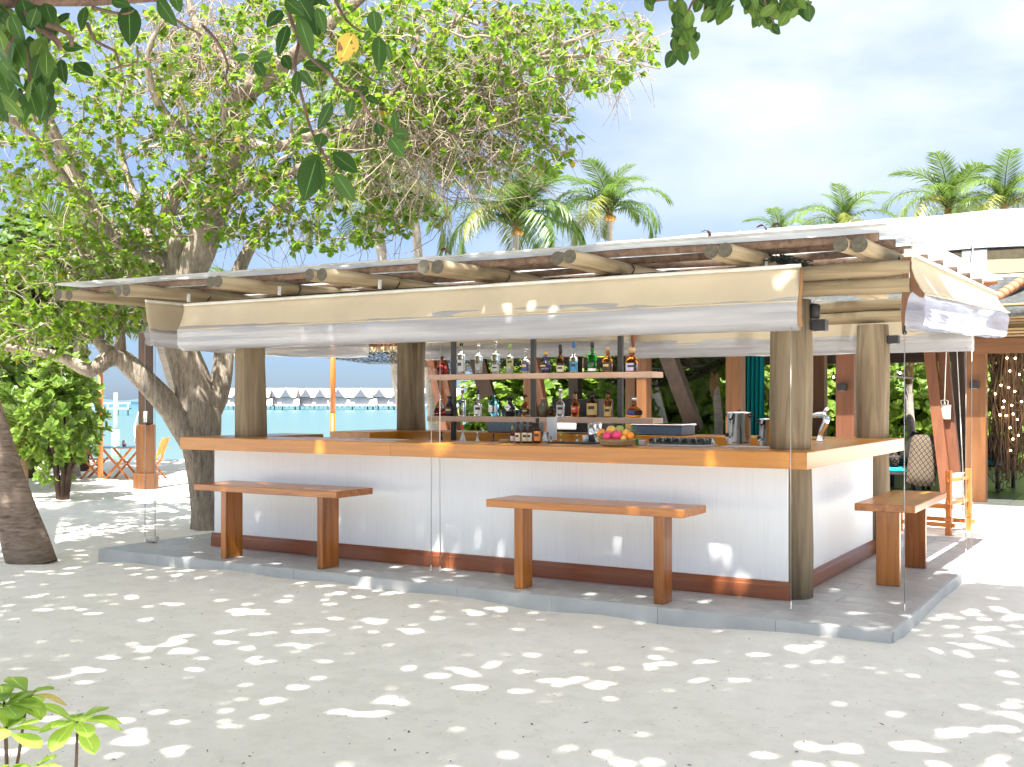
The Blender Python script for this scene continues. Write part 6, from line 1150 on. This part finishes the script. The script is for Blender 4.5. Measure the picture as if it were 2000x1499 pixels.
def palm(label, c, n, Lf, seed, base=None, r0=.16, r1=.11, mat='palmgrey', group='coconut palms behind the roofs', nuts=3, young=False):
    r = random.Random(seed); c = Vector(c); base = Vector(base) if base is not None else Vector((c.x+r.uniform(-.6, .6), c.y+r.uniform(-.3, .3), -.3)); P = thing('coconut_palm', label, 'palm tree', base, group=group)
    k = 30; mid = base.lerp(c, .5)+Vector((r.uniform(-.25, .25), 0, 0)); pts = []
    for i in range(k+1): t = i/k; pts.append(base*(1-t)**2+mid*2*t*(1-t)+c*t*t)
    q = MB(); q.tube(pts, [(r0+(r1-r0)*i/k)*(1+.035*(i % 2))+(.08*r0*3*(1-i/3) if i < 3 else 0) for i in range(k+1)], 14); q.obj('trunk', M[mat], P)
    q = MB(); q.lathe([(r1*.9, -.35), (r1*1.35, -.1), (r1*1.2, .12), (r1*.4, .35)], 10, c); q.obj('palm_heart', M['crownshaft'], P)
    for i in range(n):
        el = 1-(i+.5)/n; az = i*2.39996+r.uniform(-.3, .3)
        me = FRM[4] if el > .82 else FRM[0] if el > .6 else FRM[1] if el > .35 else (FRM[3] if r.random() < .45 else FRM[2]); s = Lf/3*r.uniform(.85, 1.08)*(1 if el < .9 else .8)
        tilt = -(el-.42)*1.25+r.uniform(-.1, .1); Mx = Matrix.Translation(c-base) @ Matrix.Rotation(az, 4, 'Z') @ Matrix.Rotation(tilt, 4, 'Y') @ Matrix.Rotation(r.uniform(-.3, .3), 4, 'X') @ Matrix.Scale(s, 4); inst('frond', me, P, Mx)
    for i in range(nuts): a = r.random()*6.28; q = MB(); q.ball(c+Vector((math.cos(a)*r1*1.7, math.sin(a)*r1*1.7, -.2)), .11, 10, sz=1.2); q.obj('coconut', M['nut'], P)
    return P
palm('tall coconut palm with upright fronds right of the grey palm trunk, behind the bar roof', cp(1008, 445, 42), 22, 3.9, 1); palm('coconut palm with orange heart just right of the upright palm, behind the bar roof', cp(1190, 418, 44), 18, 2.9, 2, nuts=5)
palm('small low palm showing only its tips above the roof edge', cp(1524, 468, 60), 12, 2.6, 3); palm('coconut palm in the middle of the right skyline above the white roof', cp(1645, 448, 50), 15, 2.9, 4)
palm('tall coconut palm with an upright tuft above the white roof at right', cp(1852, 412, 42), 17, 2.9, 5); palm('coconut palm at the right edge of the photo beside the tall tufted palm', cp(1962, 408, 40), 17, 2.6, 6)
palm('coconut palm with slim grey trunk rising behind the bar roof, crown among the twigs', cp(800, 285, 30), 15, 3.6, 7, base=cp(850, 640, 31)-UP*3, r0=.15, r1=.11); palm('coconut palm behind the big tree with long drooping fronds', cp(735, 400, 27), 13, 2.7, 8, base=cp(803, 860, 27.5)-UP*.6); palm('coconut palm behind the leaves at the far left', cp(150, 545, 24), 14, 2.9, 9); palm('coconut palm between the left tree limb and the blind', cp(290, 600, 26), 10, 2.2, 10, nuts=0, base=cp(396, 900, 26)-UP*.4)
pb = cp(65, 1092, 11.3); palm('leaning palm trunk with ringed brown bark at the left edge', cp(-420, -420, 12.0), 14, 2.6, 12, base=(pb.x, pb.y, -.2), r0=.2, r1=.14, mat='palmbark', group=None)
# young palm: fronds from the ground beside the trunk
yb = cp(45, 915, 19.5); yp = thing('young_palm', 'young palm with drooping fronds between leaning trunk and bush', 'young palm', (yb.x, yb.y, -.15)); r = random.Random(9)
for i in range(13):
    az = i*2.4; s = r.uniform(.55, .75); tilt = -.62+r.uniform(-.28, .3); inst('frond', FRM[1] if i % 3 else FRM[3], yp, Matrix.Translation((0, 0, r.uniform(.35, .8))) @ Matrix.Rotation(az, 4, 'Z') @ Matrix.Rotation(tilt, 4, 'Y') @ Matrix.Scale(s, 4))
q = MB(); q.tube([(0, 0, 0), (.02, 0, .35), (0, .02, .8)], [.10, .08, .05], 8); q.obj('stem', M['crownshaft'], yp, local=True)
# --- leafy shrubs built from rosettes
def shrub_mesh(name, r, rx, rz, nros, per, size, mat, T=LO, TF=LOF, asp=1.0, flat=.5, base=.15):
    P, Dd, Nn, Sz = [], [], [], []
    for _ in range(nros):
        d = r.normal(size=3); d /= np.linalg.norm(d); k = r.uniform(.55, 1.0)*(1+.22*math.sin(d[0]*5+d[2]*4)); c = np.array([d[0]*rx*k, d[1]*rx*k, base*rz+rz*.55+d[2]*rz*.5*k]); ax = d*.8+np.array([0, 0, .7]); ax /= np.linalg.norm(ax); u = np.cross(ax, [.3, .5, .8]); u /= np.linalg.norm(u); v = np.cross(ax, u)
        for j in range(per):
            a = j*2.4+r.random()*.5; e = flat+.35*r.random(); dd = (u*math.cos(a)+v*math.sin(a))*math.cos(e)+ax*math.sin(e); P.append(c); Dd.append(dd); Nn.append(ax+r.normal(size=3)*.2); Sz.append(size*r.uniform(.6, 1.15))
    if name is None: return np.array(P), np.array(Dd), np.array(Nn), np.array(Sz)
    V, F = leaves(np.array(P), np.array(Dd), np.array(Nn), np.array(Sz), T, TF, asp); return np_mesh(name, V, F, mat)
def stems(r, rx, rz, n, rad=.03):
    q = MB()
    for k in range(n): a = k*2.4; e = Vector((math.cos(a)*rx*.7, math.sin(a)*rx*.7, rz*r.uniform(.5, .85))); q.tube([(0.05*math.cos(a), .05*math.sin(a), 0), (e.x*.35, e.y*.35, e.z*.45), e], [rad, rad*.7, rad*.3], 6)
    return q
r5 = np.random.default_rng(31)
sb = cp(122, 955, 18.2); sc_ = thing('sea_lettuce_bush', 'round glossy bush of big pale green leaves beside the parasol pole', 'bush', (sb.x, sb.y, -.15)); me = shrub_mesh('foliage', r5, .62, 2.2, 300, 11, .17, M['scae']); o = inst('foliage', me, sc_); o['kind'] = 'stuff'; stems(random.Random(1), .5, 1.8, 9, .05).obj('stems', M['bark2'], sc_, local=True)
s2 = dup(sc_, (cp(60, 950, 23).x, cp(60, 950, 23).y, -.15), 1.5, 'glossy bush half hidden behind the leaning palm trunk', scale=1.1)
for ch in [c for c in sc_.children if c.name.startswith('foliage')]: bpy.data.objects.remove(ch)
LP_ = shrub_mesh(None, np.random.default_rng(31), .62, 2.2, 300, 11, .17, None); near_leaves(LP_[0]+np.array(wloc(sc_)), LP_[1], LP_[2], LP_[3], LO, LOF, 1.0, M['scae'], sc_, 300, 'foliage')
s3 = dup(s2, (cp(-30, 950, 20).x, cp(-30, 950, 20).y, -.15), 3.1, 'glossy bush at the very left edge of the photo', scale=1.15)
HM = [shrub_mesh('foliage', r5, 1.6, 3.4, 420, 9, .26, M['hedge'], LT, LTF, 1.0, .2, .0), shrub_mesh('foliage', r5, 1.4, 4.2, 420, 9, .30, M['hedge'], LT, LTF, .7, .2, .0), shrub_mesh('foliage', r5, 1.7, 3.0, 420, 10, .20, M['hedge'], LO, LOF, 1.2, .3, .0)]
hb = []
for k in range(3):
    h_ = thing('garden_shrub', 'x', 'shrub', (0, 0, -.2), 0, 'leafy shrubs of the garden beyond the restaurant'); o = inst('foliage', HM[k], h_); o['kind'] = 'stuff'; stems(random.Random(k), 1.2, 2.4, 7, .05).obj('stems', M['bark2'], h_, local=True); hb.append(h_)
i = 0
HP = [(975, 24.5, .75, 'light green shrub behind the middle of the bottle shelves'), (1040, 25, .9, 'light green shrub right of the middle shelf rod'), (1120, 25.5, .85, 'light shrub behind the brown bottle'), (1200, 26, .9, 'light shrub behind the right end of the shelves'), (1262, 23.5, .85, 'shrub behind the white leaning prop'), (1340, 24, .8, 'shrub behind the big dark brace'), (1400, 24.5, .9, 'shrub just left of the urn column'), (1470, 26, 1, 'shrub hidden behind the teal curtain'), (1560, 25, .95, 'shrub behind the thick front right post'), (1620, 26, .9, 'shrub beside the red brown column'), (1700, 25, .9, 'shrub behind the rear right log post'), (1765, 23.5, .85, 'shrub with yellow fronds behind the padded chair'), (1830, 24, .85, 'shrub behind the two slanted posts'), (1890, 26, 1, 'shrub behind the wide column at right'), (1945, 23.5, .85, 'shrub left of the string chandelier'), (1995, 24, .9, 'shrub right of the string chandelier'), (2060, 25, 1, 'shrub at the far right edge'), (1300, 28, 1.25, 'tall back shrub behind the dark brace'), (1080, 30, 1.2, 'tall back shrub behind the lower shelf'), (1430, 29, 1.3, 'tall back shrub behind the urn'), (1600, 30, 1.3, 'tall back shrub behind the middle hall'), (1780, 29, 1.3, 'tall back shrub behind the padded chair'), (1930, 29, 1.3, 'tall back shrub behind the chandelier')]
for (px, D, s, lab) in HP:
    D += 2.5; s *= 1.08; p = cp(px, HY, D); lab = lab+' beyond the restaurant'
    if i < 3: o = hb[i]; o.location = (p.x, p.y, -.3); o.scale = (s,)*3; o['label'] = lab
    else: dup(hb[i % 3], (p.x, p.y, -.3), i*1.3, lab, scale=s)
    i += 1
palm('garden palm with yellowing fronds behind the padded chair', cp(1775, 720, 24), 9, 1.5, 21, base=cp(1800, 860, 24)-UP*1.0, r0=.1, r1=.08, group='small palms in the restaurant garden', nuts=0); palm('garden palm with pale fronds left of the brown urn column', cp(1395, 745, 23), 10, 1.6, 22, base=cp(1392, 860, 23)-UP*1.0, r0=.1, r1=.08, group='small palms in the restaurant garden', nuts=0)
# --- background trees at the left, beyond the big trunk
M['gtree'] = mleaf('garden tree leaf', (.035, .085, .010), (.10, .17, .022), .32, (.24, .36, .04), .45)
BM = [shrub_mesh('crown', r5, 2.1, 3.3, 620, 10, .22, M['gtree'], LT, LTF, 1.1, .2, 0), shrub_mesh('crown', r5, 1.8, 2.6, 520, 10, .20, M['gtree'], LO, LOF, 1.1, .3, 0)]
for k, (px, py, D, s, lab) in enumerate(((55, 560, 23, 1.0, 'dense green tree behind the leaves at the far left'), (160, 540, 26, 1.0, 'green tree standing behind the forked left limb'), (-60, 600, 21, .9, 'green tree cut by the left photo edge'), (120, 470, 28, 1.1, 'taller green tree further back at the left'))):
    c = cp(px, py, D); t_ = thing('garden_tree', lab, 'tree', (c.x, c.y, -.3), k, 'green trees behind the left of the beach'); o = inst('crown', BM[k % 2], t_, Matrix.Translation((0, 0, c.z+.3-1.8*s)) @ Matrix.Scale(s, 4)); o['kind'] = 'stuff'
    q = MB(); q.tube([(0, 0, 0), (.1, .05, c.z*.4), (0, 0, c.z*.8), (.1, 0, c.z+.6)], [.16, .13, .10, .05], 9)
    for j in range(5): a = j*2.4; q.tube([(0, 0, c.z*.75), (math.cos(a)*.7, math.sin(a)*.7, c.z+.1), (math.cos(a)*1.4, math.sin(a)*1.4, c.z+.5)], [.07, .05, .02], 6)
    q.obj('trunk', M['bark2'], t_, local=True)
# --- litter on the sand
r9 = random.Random(99); q = MB()
for k in range(170):
    p = pl(r9.uniform(-50, 2050), 1130+370*r9.random()**.8, 2, -.115)
    if PX0-.1 < p.x < PX1+.1 and p.y > PY0-.12: continue
    z = sand_z(p.x, p.y)+.003; a = r9.random()*6.28; L_ = r9.choice([.004, .006, .008, .014])*r9.uniform(.6, 1.4); d = Vector((math.cos(a), math.sin(a), r9.uniform(-.1, .2)))*L_; s_ = Vector((-math.sin(a), math.cos(a), 0))*L_*r9.choice([.12, .2, .45]); c = Vector((p.x, p.y, z)); q.add([c-d, c+s_, c+d+UP*.004, c-s_, c+UP*.005], [(0, 3, 4), (3, 2, 4), (2, 1, 4), (1, 0, 4)])
stuff(q.obj('leaf_litter', mplain('dry litter', (.16, .10, .06), .9, var=.5, scale=3)))
# --- bright sapling at the bottom left corner
SPM = [leafme('leaf', M['sap'], w_=.30, obov=1.1, curl=.18, fold=.10, tip=.0), leafme('leaf', M['sap'], w_=.28, obov=1.1, curl=.35, fold=.1, tip=.0)]; SPY = leafme('leaf', M['sapy'], w_=.3, obov=1., curl=.3)
rr = random.Random(8)
def sapling(label, root_px, D, tops):
    p = cp(*root_px[:2], D); r = thing('beach_sapling', label, 'sapling', (p.x, p.y, -.12), group='bright saplings in the bottom left corner')
    q = MB()
    for (tx, ty, td, *_) in tops: e = cp(tx, ty, td); q.tube([Vector((p.x, p.y, -.14)), Vector((p.x*.5+e.x*.5+.02, p.y*.5+e.y*.5, e.z*.45)), e], [.007, .006, .0045], 6)
    q.obj('stem', M['bark2'], r)
    for (tx, ty, td, n_, L_, *yy) in tops:
        for k in range(n_):
            a = k*2.39996+rr.uniform(-.3, .3); el = .15+.9*(k/n_)+rr.uniform(-.15, .15)-.35
            d = Vector((math.cos(a)*math.cos(el), math.sin(a)*math.cos(el), math.sin(el))); y = d.normalized(); x = y.cross(UP).normalized(); z = x.cross(y).normalized(); s = L_*rr.uniform(.95, 1.35)*td/FPX; Mx = Matrix((x*s, y*s, z*s)).transposed().to_4x4(); Mx.translation = cp(tx, ty, td)-UP*rr.uniform(0, .025)-wloc(r); inst('leaf', SPY if (yy and k in yy) else SPM[rr.randrange(2)], r, Mx)
    return r
sapling('bright green sapling with two crowns of leaves at the left edge of the bottom corner', (4, 1560, 4.1), 4.1, [(8, 1372, 4.1, 13, 62), (55, 1352, 4.2, 10, 58, 3), (12, 1420, 4.0, 10, 66, 2)]); sapling('bright green sapling with a single leaf crown, right one in the bottom left corner', (132, 1540, 4.15), 4.15, [(152, 1405, 4.15, 14, 62)]); sapling('small low sapling between the two taller ones at the bottom left edge', (72, 1540, 4.0), 4.0, [(74, 1494, 4.0, 8, 40), (4, 1500, 3.95, 5, 40)])
# dead leaves on the roof edge
M['dead'] = mplain('dry brown leaf', (.11, .045, .025), .8, var=.4)
for lab, px, py in (('curled rust brown leaf on the roof edge right of the palms', 1378, 456), ('dark dry leaf standing on the roof edge below the small palm tips', 1487, 446), ('dark dry leaf upright on the roof edge, right of the other', 1517, 443), ('dry leaf on the roof edge below the grey palm trunk', 868, 490)):
    p = pl(px, py+3, 2, 2.80); o = MB(); o.grid(lambda u, t: Vector(((u-.5)*.075, (t-.5)*.05, .034*math.sin(PI*u)*(1-.4*t)+.012*t)), 6, 4, thick=(0, 0, .002)); o = o.obj('dead_leaf', M['dead']); o.location = p; o.rotation_euler = (rr.uniform(-.3, .3), rr.uniform(-.5, .5), rr.uniform(-.6, .6)); tag(o, lab, 'dead leaf', 'dead leaves on the roof edge')
